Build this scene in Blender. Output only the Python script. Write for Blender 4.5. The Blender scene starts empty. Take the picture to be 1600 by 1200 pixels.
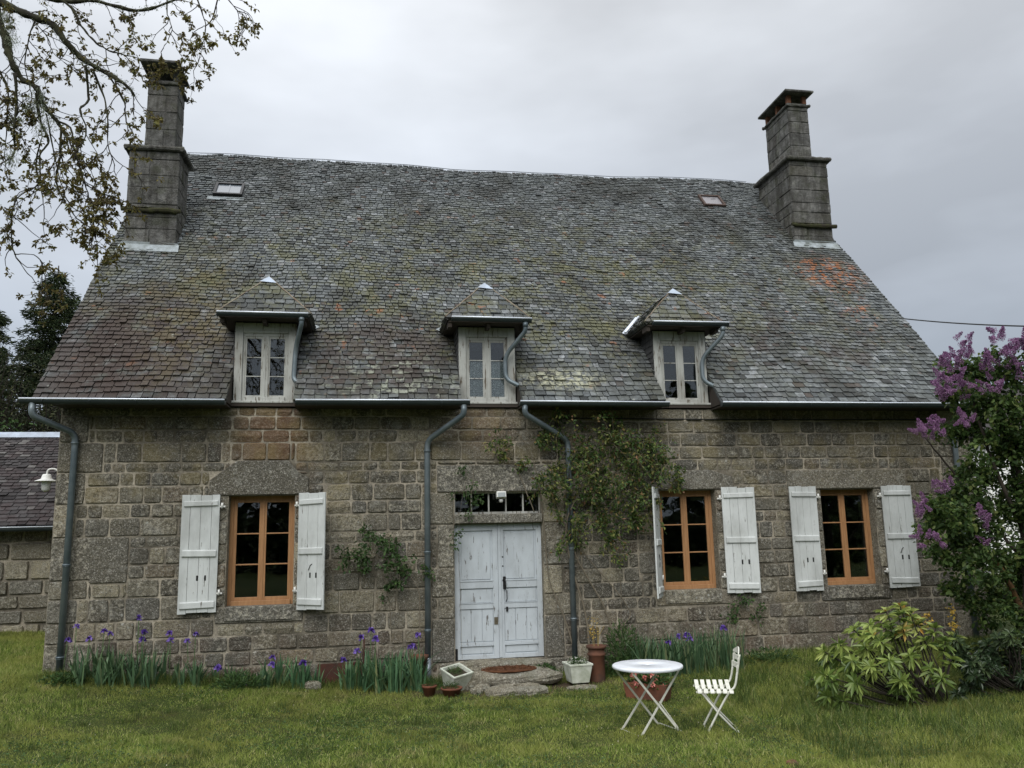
import bpy, math, random
import numpy as np
from mathutils import Vector, Matrix
rad = math.radians
rng = random.Random(7)
nr = np.random.default_rng(11)
SC = bpy.context.scene
COL = SC.collection

# ------------------------------------------------------------------ camera
FPX = 1290.0
_X = np.array([7460, 65, 1290.]); _X /= np.linalg.norm(_X)
_U = np.array([-150, -7370, 1290.]); _U -= _U.dot(_X)*_X; _U /= np.linalg.norm(_U)
_Y = np.cross(_U, _X)
R3 = np.array([_X, _Y, _U])
CAM = np.array([0., -13., 2.1])
def at(u, v, Y):
    r = R3 @ np.array([u-800, v-600, FPX]); t = (Y-CAM[1])/r[1]
    return Vector(CAM + t*r)
cd = bpy.data.cameras.new('camera'); cam = bpy.data.objects.new('camera', cd); COL.objects.link(cam)
cd.sensor_width = 36; cd.lens = FPX/1600*36; cd.clip_end = 3000; cd.clip_start = .05
m = Matrix.Identity(4)
for i in range(3):
    m[i][0] = R3[i][0]; m[i][1] = -R3[i][1]; m[i][2] = -R3[i][2]; m[i][3] = CAM[i]
cam.matrix_world = m
SC.camera = cam

# ------------------------------------------------------------------ tagging
def tag(o, label=None, cat=None, group=None, kind=None):
    if label: o['label'] = label
    if cat: o['category'] = cat
    if group: o['group'] = group
    if kind: o['kind'] = kind
    return o
def thing(name, label, cat, loc=(0, 0, 0), rz=0, group=None):
    o = bpy.data.objects.new(name, None); COL.objects.link(o)
    o.location = loc; o.rotation_euler = (0, 0, rz); o.empty_display_size = .2
    return tag(o, label, cat, group)

# ------------------------------------------------------------------ mesh builders
class MB:
    def __init__(s): s.v = []; s.f = []; s.r = []; s.sm = []
    def face(s, pts, r=.5, smooth=False):
        n = len(s.v); s.v += [tuple(p) for p in pts]; s.f.append(tuple(range(n, n+len(pts)))); s.r.append(r); s.sm.append(smooth)
    def add(s, vs, fs, r=.5, smooth=False):
        n = len(s.v); s.v += [tuple(p) for p in vs]
        for f in fs: s.f.append(tuple(i+n for i in f)); s.r.append(r); s.sm.append(smooth)
    def box(s, x0, x1, y0, y1, z0, z1, r=.5, b=0, M=None, jit=0):
        if b <= 0:
            vs = [(x, y, z) for x in (x0, x1) for y in (y0, y1) for z in (z0, z1)]
            fs = [(0, 1, 3, 2), (4, 6, 7, 5), (0, 4, 5, 1), (2, 3, 7, 6), (0, 2, 6, 4), (1, 5, 7, 3)]
        else:
            b = min(b, (x1-x0)*.45, (y1-y0)*.45, (z1-z0)*.45)
            vs = []; idx = {}
            X = (x0, x1); Y = (y0, y1); Z = (z0, z1)
            for i in (0, 1):
                for j in (0, 1):
                    for k in (0, 1):
                        sx = 1-2*i; sy = 1-2*j; sz = 1-2*k
                        idx[i, j, k, 0] = len(vs); vs.append((X[i], Y[j]+sy*b, Z[k]+sz*b))
                        idx[i, j, k, 1] = len(vs); vs.append((X[i]+sx*b, Y[j], Z[k]+sz*b))
                        idx[i, j, k, 2] = len(vs); vs.append((X[i]+sx*b, Y[j]+sy*b, Z[k]))
            fs = []
            for i in (0, 1):
                fs.append([idx[i, 0, 0, 0], idx[i, 0, 1, 0], idx[i, 1, 1, 0], idx[i, 1, 0, 0]][::(1 if i == 0 else -1)])
                fs.append([idx[0, i, 0, 1], idx[1, i, 0, 1], idx[1, i, 1, 1], idx[0, i, 1, 1]][::(1 if i == 0 else -1)])
                fs.append([idx[0, 0, i, 2], idx[0, 1, i, 2], idx[1, 1, i, 2], idx[1, 0, i, 2]][::(1 if i == 0 else -1)])
            for j in (0, 1):
                for k in (0, 1):
                    fs.append([idx[0, j, k, 1], idx[1, j, k, 1], idx[1, j, k, 2], idx[0, j, k, 2]])
                    fs.append([idx[j, 0, k, 0], idx[j, 1, k, 0], idx[j, 1, k, 2], idx[j, 0, k, 2]])
                    fs.append([idx[j, k, 0, 0], idx[j, k, 1, 0], idx[j, k, 1, 1], idx[j, k, 0, 1]])
            for i in (0, 1):
                for j in (0, 1):
                    for k in (0, 1): fs.append([idx[i, j, k, 0], idx[i, j, k, 1], idx[i, j, k, 2]])
        if jit: vs = [(x+rng.uniform(-jit, jit), y+rng.uniform(-jit, jit), z+rng.uniform(-jit, jit)) for x, y, z in vs]
        if M is not None: vs = [M @ Vector(p) for p in vs]
        s.add(vs, fs, r)
    def tube(s, pts, rad_, n=8, cap=True, r=.5, smooth=True, arc=None):
        pts = [Vector(p) for p in pts]; N = len(pts)
        rs = rad_ if isinstance(rad_, (list, tuple)) else [rad_]*N
        base = len(s.v); ref = None
        for i, p in enumerate(pts):
            d = (pts[min(i+1, N-1)]-pts[max(i-1, 0)])
            if d.length < 1e-9: d = Vector((0, 0, 1))
            d.normalize()
            if ref is None:
                ref = d.orthogonal().normalized()
            ref = (ref - d*ref.dot(d))
            if ref.length < 1e-6: ref = d.orthogonal()
            ref.normalize(); b = d.cross(ref)
            for k in range(n):
                a = 2*math.pi*k/n
                s.v.append(tuple(p+(ref*math.cos(a)+b*math.sin(a))*rs[i]))
        for i in range(N-1):
            for k in range(n):
                a = base+i*n+k; b2 = base+i*n+(k+1) % n
                s.f.append((a, b2, b2+n, a+n)); s.r.append(r); s.sm.append(smooth)
        if cap:
            s.f.append(tuple(base+k for k in range(n))[::-1]); s.r.append(r); s.sm.append(False)
            s.f.append(tuple(base+(N-1)*n+k for k in range(n))); s.r.append(r); s.sm.append(False)
    def lathe(s, prof, n=24, c=(0, 0, 0), r=.5, smooth=True, sq=None, M=None):
        base = len(s.v)
        for (rr, z) in prof:
            for k in range(n):
                a = 2*math.pi*k/n
                if sq:
                    ca, sa = math.cos(a), math.sin(a); q = (abs(ca)**sq+abs(sa)**sq)**(-1/sq)
                else: q = 1; ca, sa = math.cos(a), math.sin(a)
                p = Vector((c[0]+rr*q*ca, c[1]+rr*q*sa, c[2]+z))
                if M is not None: p = M @ p
                s.v.append(tuple(p))
        for i in range(len(prof)-1):
            for k in range(n):
                a = base+i*n+k; b = base+i*n+(k+1) % n
                s.f.append((a, b, b+n, a+n)); s.r.append(r); s.sm.append(smooth)
    def prism(s, poly, axis, a0, a1, r=.5):
        """poly: 2D points; axis 0/1/2 extruded from a0 to a1"""
        def P(p, a):
            q = list(p); q.insert(axis, a); return tuple(q)
        n = len(poly); vs = [P(p, a0) for p in poly]+[P(p, a1) for p in poly]
        fs = [tuple(range(n)), tuple(range(2*n-1, n-1, -1))]
        for i in range(n): j = (i+1) % n; fs.append((i, i+n, j+n, j))
        s.add(vs, fs, r)
    def build(s, name, mat, parent=None, bev=0, recalc=True):
        me = bpy.data.meshes.new(name); me.from_pydata(s.v, [], s.f)
        a = me.attributes.new('rnd', 'FLOAT', 'FACE'); a.data.foreach_set('value', s.r)
        me.polygons.foreach_set('use_smooth', s.sm)
        me.materials.append(mat); me.update()
        if recalc:
            import bmesh
            bm = bmesh.new(); bm.from_mesh(me); bmesh.ops.recalc_face_normals(bm, faces=bm.faces); bm.to_mesh(me); bm.free()
        o = bpy.data.objects.new(name, me); COL.objects.link(o)
        if parent: o.parent = parent
        if bev:
            md = o.modifiers.new('bevel', 'BEVEL'); md.width = bev; md.segments = 2; md.limit_method = 'ANGLE'
        return o

def mesh_np(name, V, F, rnd, mat, parent=None, smooth=False):
    me = bpy.data.meshes.new(name)
    nv = len(V); nf, k = F.shape
    me.vertices.add(nv); me.vertices.foreach_set('co', V.astype(np.float32).ravel())
    me.loops.add(nf*k); me.loops.foreach_set('vertex_index', F.astype(np.int32).ravel())
    me.polygons.add(nf); me.polygons.foreach_set('loop_start', (np.arange(nf)*k).astype(np.int32))
    me.polygons.foreach_set('loop_total', np.full(nf, k, np.int32))
    a = me.attributes.new('rnd', 'FLOAT', 'FACE'); a.data.foreach_set('value', rnd.astype(np.float32))
    me.polygons.foreach_set('use_smooth', np.full(nf, smooth))
    me.materials.append(mat); me.update(calc_edges=True)
    o = bpy.data.objects.new(name, me); COL.objects.link(o)
    if parent: o.parent = parent
    return o

def unit(a): return a/np.maximum(np.linalg.norm(a, axis=1, keepdims=True), 1e-9)
def leaves(name, P, D, L, W, mat, parent=None, up=.4, fold=.18, droop=.15, rnd=None):
    """leaf blades: base P, direction D, length L, width W (arrays)"""
    P = np.asarray(P, float); D = unit(np.asarray(D, float)); N = len(P)
    if parent is not None: P = P - np.array(parent.location)
    nrm = nr.normal(size=(N, 3)); nrm[:, 2] += up*2
    S = unit(np.cross(D, nrm)); Nn = unit(np.cross(S, D))
    L = np.broadcast_to(L, N)[:, None]; W = np.broadcast_to(W, N)[:, None]
    g = np.array([0, 0, -1.])
    a = P; t = P+D*L+g*L*droop
    l1 = P+D*L*.3+S*W*.42+Nn*W*fold; r1 = P+D*L*.3-S*W*.42+Nn*W*fold
    l2 = P+D*L*.68+S*W*.4+Nn*W*fold+g*L*droop*.4; r2 = P+D*L*.68-S*W*.4+Nn*W*fold+g*L*droop*.4
    V = np.stack([a, l1, l2, t, r2, r1], 1).reshape(-1, 3)
    b = np.arange(N)[:, None]*6
    F = np.concatenate([b+np.array([0, 3, 2, 1]), b+np.array([0, 5, 4, 3])], 0)
    r = nr.random(N) if rnd is None else np.clip(np.asarray(rnd)+nr.normal(size=N)*.1, 0, 1); r = np.concatenate([r, r])
    return mesh_np(name, V, F, r, mat, parent)

# ------------------------------------------------------------------ materials
class NT:
    def __init__(s, name):
        s.m = bpy.data.materials.new(name); s.m.use_nodes = True; s.t = s.m.node_tree
        s.b = s.t.nodes['Principled BSDF']; s.out = s.t.nodes['Material Output']
        s.b.inputs['Specular IOR Level'].default_value = .3
    def n(s, t, **k):
        x = s.t.nodes.new(t)
        for a, b in k.items(): setattr(x, a, b)
        return x
    def l(s, a, b): s.t.links.new(a, b)
    def val(s, x, sock):
        if isinstance(x, (int, float)): sock.default_value = x
        elif isinstance(x, (tuple, list)):
            sock.default_value = tuple(x) if len(sock.default_value) == len(x) else tuple(x)+(1,)
        else: s.l(x, sock)
    def coord(s, scale=(1, 1, 1)):
        tc = s.n('ShaderNodeTexCoord'); mp = s.n('ShaderNodeMapping'); s.l(tc.outputs['Object'], mp.inputs[0]); mp.inputs['Scale'].default_value = scale
        return mp.outputs[0]
    def noise(s, scale=5, detail=4, rough=.55, vec=None, sc=(1, 1, 1), dist=0):
        x = s.n('ShaderNodeTexNoise'); x.inputs['Scale'].default_value = scale; x.inputs['Detail'].default_value = detail
        x.inputs['Roughness'].default_value = rough; x.inputs['Distortion'].default_value = dist
        s.l(vec or s.coord(sc), x.inputs['Vector']); return x.outputs['Fac']
    def voro(s, scale=5, sc=(1, 1, 1), feature='F1', out='Distance', rnd=1):
        x = s.n('ShaderNodeTexVoronoi', feature=feature); x.inputs['Scale'].default_value = scale; x.inputs['Randomness'].default_value = rnd
        s.l(s.coord(sc), x.inputs['Vector']); return x.outputs[out]
    def rnd(s): x = s.n('ShaderNodeAttribute', attribute_name='rnd'); return x.outputs['Fac']
    def ramp(s, fac, stops, interp='LINEAR'):
        x = s.n('ShaderNodeValToRGB'); x.color_ramp.interpolation = interp
        e = x.color_ramp.elements
        while len(e) < len(stops): e.new(.5)
        for i, (p, c) in enumerate(stops):
            e[i].position = p; e[i].color = (c, c, c, 1) if isinstance(c, (int, float)) else tuple(c)+(1,)
        s.l(fac, x.inputs[0]); return x.outputs[0]
    def mix(s, f, a, b, mode='MIX'):
        x = s.n('ShaderNodeMix', data_type='RGBA', blend_type=mode)
        s.val(f, x.inputs[0]); s.val(a, x.inputs[6]); s.val(b, x.inputs[7]); return x.outputs[2]
    def math(s, op, a, b=0, c=0):
        x = s.n('ShaderNodeMath', operation=op); s.val(a, x.inputs[0]); s.val(b, x.inputs[1]); s.val(c, x.inputs[2]); return x.outputs[0]
    def mr(s, v, a, b, c=0, d=1):
        x = s.n('ShaderNodeMapRange'); s.val(v, x.inputs[0])
        for i, q in enumerate((a, b, c, d)): x.inputs[i+1].default_value = q
        return x.outputs[0]
    def spot(s, cx, cy, cz, rx, ry, rz, soft=.5, nz=.6, nscale=3):
        """soft blob mask round a place on the thing, broken up by noise"""
        tc = s.n('ShaderNodeTexCoord')
        a = s.n('ShaderNodeVectorMath', operation='SUBTRACT'); s.l(tc.outputs['Object'], a.inputs[0]); a.inputs[1].default_value = (cx, cy, cz)
        b = s.n('ShaderNodeVectorMath', operation='DIVIDE'); s.l(a.outputs[0], b.inputs[0]); b.inputs[1].default_value = (rx, ry, rz)
        c = s.n('ShaderNodeVectorMath', operation='LENGTH'); s.l(b.outputs[0], c.inputs[0])
        d = s.math('ADD', c.outputs['Value'], s.math('MULTIPLY', s.math('SUBTRACT', s.noise(nscale, 5), .5), nz*3))
        return s.mr(d, 1+soft, 1-soft)
    def fin(s, col=None, rough=.8, bump=None, bs=.3, bd=.01, metal=0, spec=None):
        if col is not None: s.val(col, s.b.inputs['Base Color'])
        s.val(rough, s.b.inputs['Roughness']); s.b.inputs['Metallic'].default_value = metal
        if spec is not None: s.b.inputs['Specular IOR Level'].default_value = spec
        if bump is not None:
            x = s.n('ShaderNodeBump'); x.inputs['Strength'].default_value = bs; x.inputs['Distance'].default_value = bd
            s.l(bump, x.inputs['Height']); s.l(x.outputs[0], s.b.inputs['Normal'])
        return s.m

def m_stone(name, dark=1., mossy=0., warm=1., grey=0):
    t = NT(name); r = t.rnd()
    D = lambda c: tuple(q*dark for q in c)
    base = t.ramp(r, [(0, D((.070, .062, .044))), (.18, D((.175, .155, .108))), (.36, D((.105, .096, .072))), (.52, D((.225, .20, .138))), (.66, D((.135, .128, .105))), (.8, D((.28, .245, .165))), (.92, D((.40, .355, .24))), (1, D((.13, .092, .058)))])
    big = t.noise(1.1, 5, .6)
    base = t.mix(t.mr(big, .35, .7, 0, .65), base, D((.125, .122, .108)))
    # granite crystals
    sp = t.noise(70, 3, .7)
    base = t.mix(t.mr(sp, .38, .54, .7, 0), base, D((.035, .032, .03)))
    sp2 = t.noise(55, 2, .6, sc=(1, 1.3, 1))
    base = t.mix(t.mr(sp2, .56, .68, 0, .6), base, D((.42, .40, .36)))
    sp3 = t.noise(30, 4, .75)
    base = t.mix(t.mr(sp3, .57, .66, 0, .65), base, D((.46, .44, .38)))
    base = t.mix(t.mr(sp3, .44, .35, 0, .6), base, D((.04, .037, .03)))
    wt1 = t.noise(3.4, 6, .7)
    base = t.mix(t.mr(wt1, .56, .66, 0, .42), base, D((.30, .295, .26)))
    base = t.mix(t.mr(wt1, .44, .34, 0, .5), base, D((.065, .058, .045)))
    # some blocks are coarser and more weathered than their neighbours
    wb_ = t.mr(t.math('FRACT', t.math('MULTIPLY', r, 23.0)), .35, .75)
    cg = t.noise(17, 5, .8)
    base = t.mix(t.math('MULTIPLY', t.mr(cg, .52, .62), t.math('MULTIPLY', wb_, .65)), base, D((.44, .41, .33)))
    base = t.mix(t.math('MULTIPLY', t.mr(cg, .46, .36), t.math('MULTIPLY', wb_, .7)), base, D((.045, .040, .030)))
    # grey-white lichen dots
    vz = t.voro(9); ln = t.noise(1.6, 4)
    msk = t.math('MULTIPLY', t.mr(vz, .22, .12), t.mr(ln, .52, .62))
    base = t.mix(t.math('MULTIPLY', msk, .7), base, (.42, .42, .38))
    vz2 = t.voro(26); msk2 = t.math('MULTIPLY', t.mr(vz2, .20, .08), t.mr(t.noise(2.3, 4), .44, .58))
    base = t.mix(t.math('MULTIPLY', msk2, .8), base, (.50, .50, .45))
    if warm:
        # rusty run-off and brown damp foot
        st = t.spot(-1.45, 0, 3.5, .55, 1, .75, .5, .25, 4)
        base = t.mix(t.math('MULTIPLY', st, .55), base, (.16, .075, .03))
        st2 = t.spot(1.75, 0, 3.75, .5, 1, .4, .5, .3, 4)
        base = t.mix(t.math('MULTIPLY', st2, .35), base, (.16, .085, .04))
        tc = t.n('ShaderNodeTexCoord'); sx = t.n('ShaderNodeSeparateXYZ'); t.l(tc.outputs['Object'], sx.inputs[0])
        foot = t.math('MULTIPLY', t.mr(sx.outputs[2], 1.1, 0.0), t.mr(t.noise(2.2, 4), .38, .62))
        base = t.mix(t.math('MULTIPLY', foot, .42), base, (.15, .085, .05))
        yl = t.math('MULTIPLY', t.mr(t.noise(2.6, 5), .46, .62), t.mr(sx.outputs[2], 2.2, 2.8))
        base = t.mix(t.math('MULTIPLY', yl, .32), base, (.27, .22, .10))
    if grey:
        gg = t.ramp(t.noise(5, 6, .7), [(0, (.035, .035, .034)), (.42, (.085, .085, .082)), (.55, (.15, .15, .145)), (.68, (.27, .27, .255)), (1, (.33, .33, .31))])
        gs = t.noise(4, 5, .65, sc=(1.5, 1.5, .22))
        gg = t.mix(t.mr(gs, .46, .60, 0, .75), gg, (.028, .028, .026))
        base = t.mix(grey, base, gg)
    if mossy:
        base = t.mix(t.math('MULTIPLY', t.mr(t.noise(4, 5), .5, .65), mossy), base, (.045, .055, .02))
    bp = t.math('ADD', t.math('MULTIPLY', t.noise(60, 3, .7), .5), t.noise(9, 4, .6))
    bp = t.math('ADD', bp, t.math('MULTIPLY', t.noise(24, 4, .7), .8))
    return t.fin(base, .92, bp, 1.0, .028, spec=.15)
def m_mortar(name):
    t = NT(name)
    c = t.mix(t.mr(t.noise(.9, 5, .65), .40, .56), (.11, .098, .075), (.42, .375, .295))
    c = t.mix(t.mr(t.noise(40, 3), .4, .6, 0, .4), c, (.10, .09, .075))
    return t.fin(c, .95, t.noise(50, 4), .6, .01, spec=.1)
def m_slate(name, kind='main'):
    t = NT(name); r = t.rnd()
    if kind == 'main':
        base = t.ramp(r, [(0, (.040, .043, .044)), (.2, (.088, .098, .103)), (.40, (.155, .170, .176)), (.60, (.105, .116, .112)), (.78, (.190, .206, .210)), (.92, (.27, .285, .295)), (1, (.085, .070, .064))])
        fine = t.noise(14, 5, .65)
        base = t.mix(t.mr(fine, .35, .62, .62, 0), base, (.042, .043, .040))
        base = t.mix(t.mr(t.noise(22, 4, .7), .56, .68, 0, .28), base, (.24, .25, .235))
        # dark algae in drifts
        dk = t.noise(.9, 5, .6, sc=(1, 1, .6))
        base = t.mix(t.mr(dk, .48, .62, 0, .6), base, (.040, .040, .034))
        # olive lichen, strongest on the middle of the slope
        zone = t.spot(2.0, 1.6, 6.6, 7.5, 4, 2.4, .45, .35, .6)
        ol = t.math('MULTIPLY', t.mr(t.noise(1.6, 8, .82, dist=.5), .49, .57), zone)
        base = t.mix(t.math('MULTIPLY', ol, .68), base, (.105, .105, .052))
        ol2 = t.math('MULTIPLY', t.mr(t.noise(3.6, 8, .85), .57, .61), zone)
        base = t.mix(t.math('MULTIPLY', ol2, .6), base, (.20, .19, .085))
        # purplish brown film low on the left and between the dormers
        pb = t.math('MULTIPLY', t.spot(-3.7, .3, 4.9, 1.5, 3, 1.25, .5, .35, 1.2), t.mr(t.noise(2.6, 6, .7), .34, .48))
        base = t.mix(t.math('MULTIPLY', pb, .85), base, (.050, .036, .031))
        pb2 = t.math('MULTIPLY', t.spot(.2, .1, 4.9, 1.3, 2, .9, .4, .5, 1.2), t.mr(t.noise(2.6, 5, .7), .40, .52))
        base = t.mix(t.math('MULTIPLY', pb2, .75), base, (.052, .040, .034))
        pb3 = t.math('MULTIPLY', t.spot(7.2, .6, 5.3, 2.2, 3, 1.0, .4, .5, 1.2), t.mr(t.noise(1.5, 5, .7), .50, .62))
        base = t.mix(t.math('MULTIPLY', pb3, .6), base, (.055, .042, .036))
        lf = t.math('MULTIPLY', t.spot(-2.9, .8, 6.0, .75, 2.6, 1.6, .4, .4, 1.5), t.mr(t.noise(4.5, 8, .8), .47, .53))
        base = t.mix(t.math('MULTIPLY', lf, .5), base, (.115, .095, .045))
        # pale crusty lichen low down
        pl = t.math('MULTIPLY', t.spot(.5, 0, 4.45, 1.0, 2, .42, .5, .5, 2), t.mr(t.noise(7, 5, .7), .50, .58))
        pl2 = t.math('MULTIPLY', t.spot(3.1, -.1, 4.47, .62, 2, .19, .4, .25, 5), t.mr(t.noise(9, 4, .7), .40, .50))
        per = t.mr(t.math('FRACT', t.math('MULTIPLY', r, 37.0)), .25, .6)
        sp = t.math('MULTIPLY', t.mr(t.voro(5.5), .16, .10), t.mr(t.noise(1.3, 4), .52, .6))
        base = t.mix(t.math('MULTIPLY', sp, .5), base, (.33, .34, .30))
        base = t.mix(t.math('MULTIPLY', t.math('MULTIPLY', pl, per), .6), base, (.30, .32, .25))
        base = t.mix(t.math('MULTIPLY', t.math('MULTIPLY', pl2, t.mr(t.noise(13, 4, .7), .42, .55)), .85), base, (.38, .38, .27))
        # orange lichen
        og = t.math('MULTIPLY', t.spot(9.62, 2.4, 7.30, .72, 2, .46, .4, .45, 2.5), t.mr(t.noise(5, 8, .85), .50, .53))
        og3 = t.math('MULTIPLY', t.spot(9.5, 1.3, 6.4, .35, 1.6, .75, .5, .5, 2.5), t.mr(t.noise(6, 8, .85), .54, .57))
        og2 = t.math('MULTIPLY', t.mr(t.noise(3.3, 4, .6), .655, .70), zone)
        base = t.mix(t.math('MULTIPLY', t.math('MULTIPLY', og, t.mr(per, 0, 1, .25, 1)), .85), base, (.36, .12, .035))
        base = t.mix(t.math('MULTIPLY', t.math('MULTIPLY', og3, per), .7), base, (.36, .13, .05))
        base = t.mix(t.math('MULTIPLY', og2, .55), base, (.30, .12, .05))
    else:
        base = t.ramp(r, [(0, (.022, .020, .020)), (.5, (.042, .039, .039)), (.85, (.065, .060, .060)), (1, (.12, .116, .11))])
        base = t.mix(t.mr(t.noise(3, 5), .45, .65, 0, .6), base, (.05, .035, .035))
    bp = t.math('ADD', t.noise(30, 4, .65), t.math('MULTIPLY', t.noise(8, 3), .6))
    return t.fin(base, t.mr(t.noise(12, 3), .3, .7, .62, .9), bp, .6, .014, spec=.12)
def m_paint(name, col, under, grime, thr=.60, scz=.22, rough=.55, gr=.35):
    t = NT(name)
    g = t.noise(3.2, 5, .6, sc=(1, 1, .5))
    c = t.mix(t.mr(g, .42, .66, 0, gr), col, grime)
    c = t.mix(t.math('MULTIPLY', t.rnd(), .10), c, grime)
    fl = t.noise(16, 6, .7, sc=(1.6, 1, scz))
    c = t.mix(t.mr(fl, thr, thr+.035), c, under)
    cr = t.noise(45, 3, .6, sc=(1.5, 1, .08))
    c = t.mix(t.mr(cr, .63, .70, 0, .25), c, under)
    return t.fin(c, rough, t.math('ADD', t.noise(60, 3, .6, sc=(1.5, 1, .12)), fl), .35, .006, spec=.25)
def m_simple(name, col, rough=.7, var=.25, scale=8, col2=None, bs=.3, metal=0, sc=(1, 1, 1), spec=.3, bscale=40):
    t = NT(name); c2 = col2 or tuple(q*.55 for q in col)
    c = t.mix(t.mr(t.noise(scale, 5, .6, sc=sc), .35, .68, 0, var if col2 is None else 1), col, c2)
    return t.fin(c, rough, t.noise(bscale, 4, .6, sc=sc), bs, .006, metal, spec)
def m_leaf(name, stops, trans=.3, rough=.5, clump=.5, cl_s=2.2, spec=.25):
    t = NT(name)
    c = t.ramp(t.rnd(), stops)
    c = t.mix(t.mr(t.noise(cl_s, 3), .38, .66, 0, clump), c, tuple(q*.5 for q in stops[0][1]))
    t.fin(c, rough, spec=spec)
    tr = t.n('ShaderNodeBsdfTranslucent'); t.l(c, tr.inputs[0])
    mx = t.n('ShaderNodeMixShader'); mx.inputs[0].default_value = trans
    t.l(t.b.outputs[0], mx.inputs[1]); t.l(tr.outputs[0], mx.inputs[2]); t.l(mx.outputs[0], t.out.inputs[0])
    return t.m
M = {}
M['stone'] = m_stone('granite')
M['stone2'] = m_stone('dressed_granite', 1.2, 0, 0)
M['stone_ch'] = m_stone('chimney_granite', .62, .3, 0, .72)
M['stone_step'] = m_stone('step_granite', 1.25, .25, 0)
M['stone_out'] = m_stone('outbuilding_granite', 1.05, .1, 0)
M['mortar'] = m_mortar('mortar')
M['moss'] = m_simple('moss', (.045, .05, .018), .95, .6, 12, (.03, .025, .018), 1.0, bscale=30)
M['slate'] = m_slate('slate')
M['slate2'] = m_slate('outbuilding_slate', 'out')
M['slate_dk'] = m_simple('cheek_slate', (.055, .055, .055), .7, .5, 8)
M['shutter'] = m_paint('shutter_paint', (.60, .625, .61), (.13, .12, .10), (.30, .31, .29), .635, .2, gr=.5)
M['door'] = m_paint('door_paint', (.50, .545, .575), (.12, .11, .10), (.28, .30, .31), .615, .22, gr=.45)
M['dormer_wood'] = m_paint('dormer_wood', (.45, .46, .43), (.12, .10, .075), (.20, .19, .16), .57, .15, .75, .6)
M['wood'] = m_simple('varnished_wood', (.40, .215, .10), .5, 1, 5, (.30, .155, .068), .25, sc=(6, 1, .6), bscale=30)
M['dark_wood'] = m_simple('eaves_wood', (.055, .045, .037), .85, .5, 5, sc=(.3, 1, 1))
M['zinc'] = m_simple('zinc', (.36, .39, .43), .42, .4, 6, metal=.65, bs=.15)
M['zinc_dark'] = m_simple('gutter_zinc', (.055, .07, .073), .45, .5, 5, metal=.5, bs=.2)
M['zinc_pale'] = m_simple('pale_zinc', (.74, .79, .86), .34, .3, 4, metal=.25, bs=.2)
M['pipe'] = m_simple('downpipe_zinc', (.105, .135, .150), .42, .7, 3, (.20, .235, .25), .15, metal=.4)
M['lead'] = m_simple('flashing', (.34, .38, .40), .6, .5, 6, (.16, .18, .17), .5, metal=.1)
M['white_metal'] = m_simple('white_painted_metal', (.66, .66, .58), .5, .45, 16, bs=.2)
M['table_top'] = m_simple('table_top_paint', (.66, .69, .73), .35, .35, 9, bs=.1)
M['plastic'] = m_simple('white_plastic', (.60, .62, .55), .5, .45, 7, (.34, .37, .28), .15)
M['lampw'] = m_simple('lamp_enamel', (.72, .72, .68), .35, .1, 6, bs=.05)
M['lampg'] = m_simple('lamp_glass', (.62, .62, .60), .2, .1, 6, bs=.02)
M['terra'] = m_simple('terracotta', (.19, .068, .037), .8, 1, 6, (.10, .045, .03), .3)
M['terra_old'] = m_simple('old_terracotta', (.15, .062, .036), .85, 1, 4, (.06, .038, .028), .5)
M['rust'] = m_simple('rust', (.075, .028, .018), .9, 1, 7, (.035, .02, .016), .6)
M['iron'] = m_simple('black_iron', (.015, .015, .015), .5, .2, 9)
M['mat'] = m_simple('coir_mat', (.12, .052, .024), .95, 1, 20, (.07, .028, .013), 1.0, bscale=60)
M['soil'] = m_simple('soil', (.06, .045, .03), .95, 1, 6, (.025, .02, .013), .8)
M['bark'] = m_simple('bark', (.055, .045, .034), .95, 1, 5, (.025, .021, .016), .9, sc=(2, 2, .4))
M['bark_moss'] = m_simple('mossy_bark', (.022, .019, .015), .95, 1, 9, (.045, .047, .022), 1.0)
M['bark_orange'] = m_simple('orange_bark', (.11, .055, .018), .95, 1, 6, (.03, .022, .012), .9)
M['twig'] = m_simple('twig', (.035, .029, .023), .9, .4, 9)
M['vine'] = m_simple('vine_stem', (.17, .145, .105), .9, .5, 9)
M['greenstem'] = m_simple('green_stem', (.06, .11, .035), .7, .4, 9)
M['cable'] = m_simple('cable', (.02, .02, .02), .6, .2, 9)
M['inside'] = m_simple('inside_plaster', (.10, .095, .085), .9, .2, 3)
M['render'] = m_simple('white_render', (.90, .90, .88), .8, .1, 3)
M['lichen'] = m_simple('beard_lichen', (.22, .25, .17), .95, .5, 15)
M['oak_leaf'] = m_leaf('oak_leaves', [(0, (.08, .06, .028)), (.4, (.17, .14, .045)), (.75, (.23, .20, .06)), (1, (.14, .16, .05))], .35)
M['rose_leaf'] = m_leaf('rose_leaves', [(0, (.04, .075, .024)), (.4, (.08, .145, .04)), (.62, (.15, .20, .055)), (.88, (.27, .27, .085)), (1, (.25, .13, .07))], .35, clump=.3)
M['rose_leaf2'] = m_leaf('dark_rose_leaves', [(0, (.035, .07, .025)), (.6, (.07, .13, .04)), (1, (.11, .18, .06))], .3, clump=.35)
M['iris_leaf'] = m_leaf('iris_leaves', [(0, (.05, .11, .055)), (.5, (.09, .185, .09)), (.85, (.14, .24, .115)), (1, (.2, .22, .1))], .2, .45, .2, 4)
M['iris_leaf_dk'] = m_leaf('dark_iris_leaves', [(0, (.045, .09, .045)), (.5, (.085, .155, .075)), (.85, (.14, .22, .105)), (1, (.2, .22, .11))], .2, .45, .2, 4)
M['rhodo_leaf'] = m_leaf('rhododendron_leaves', [(0, (.05, .09, .022)), (.35, (.14, .21, .045)), (.7, (.28, .35, .085)), (.94, (.42, .46, .15)), (1, (.50, .30, .07))], .22, .38, .35, 3, .4)
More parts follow.
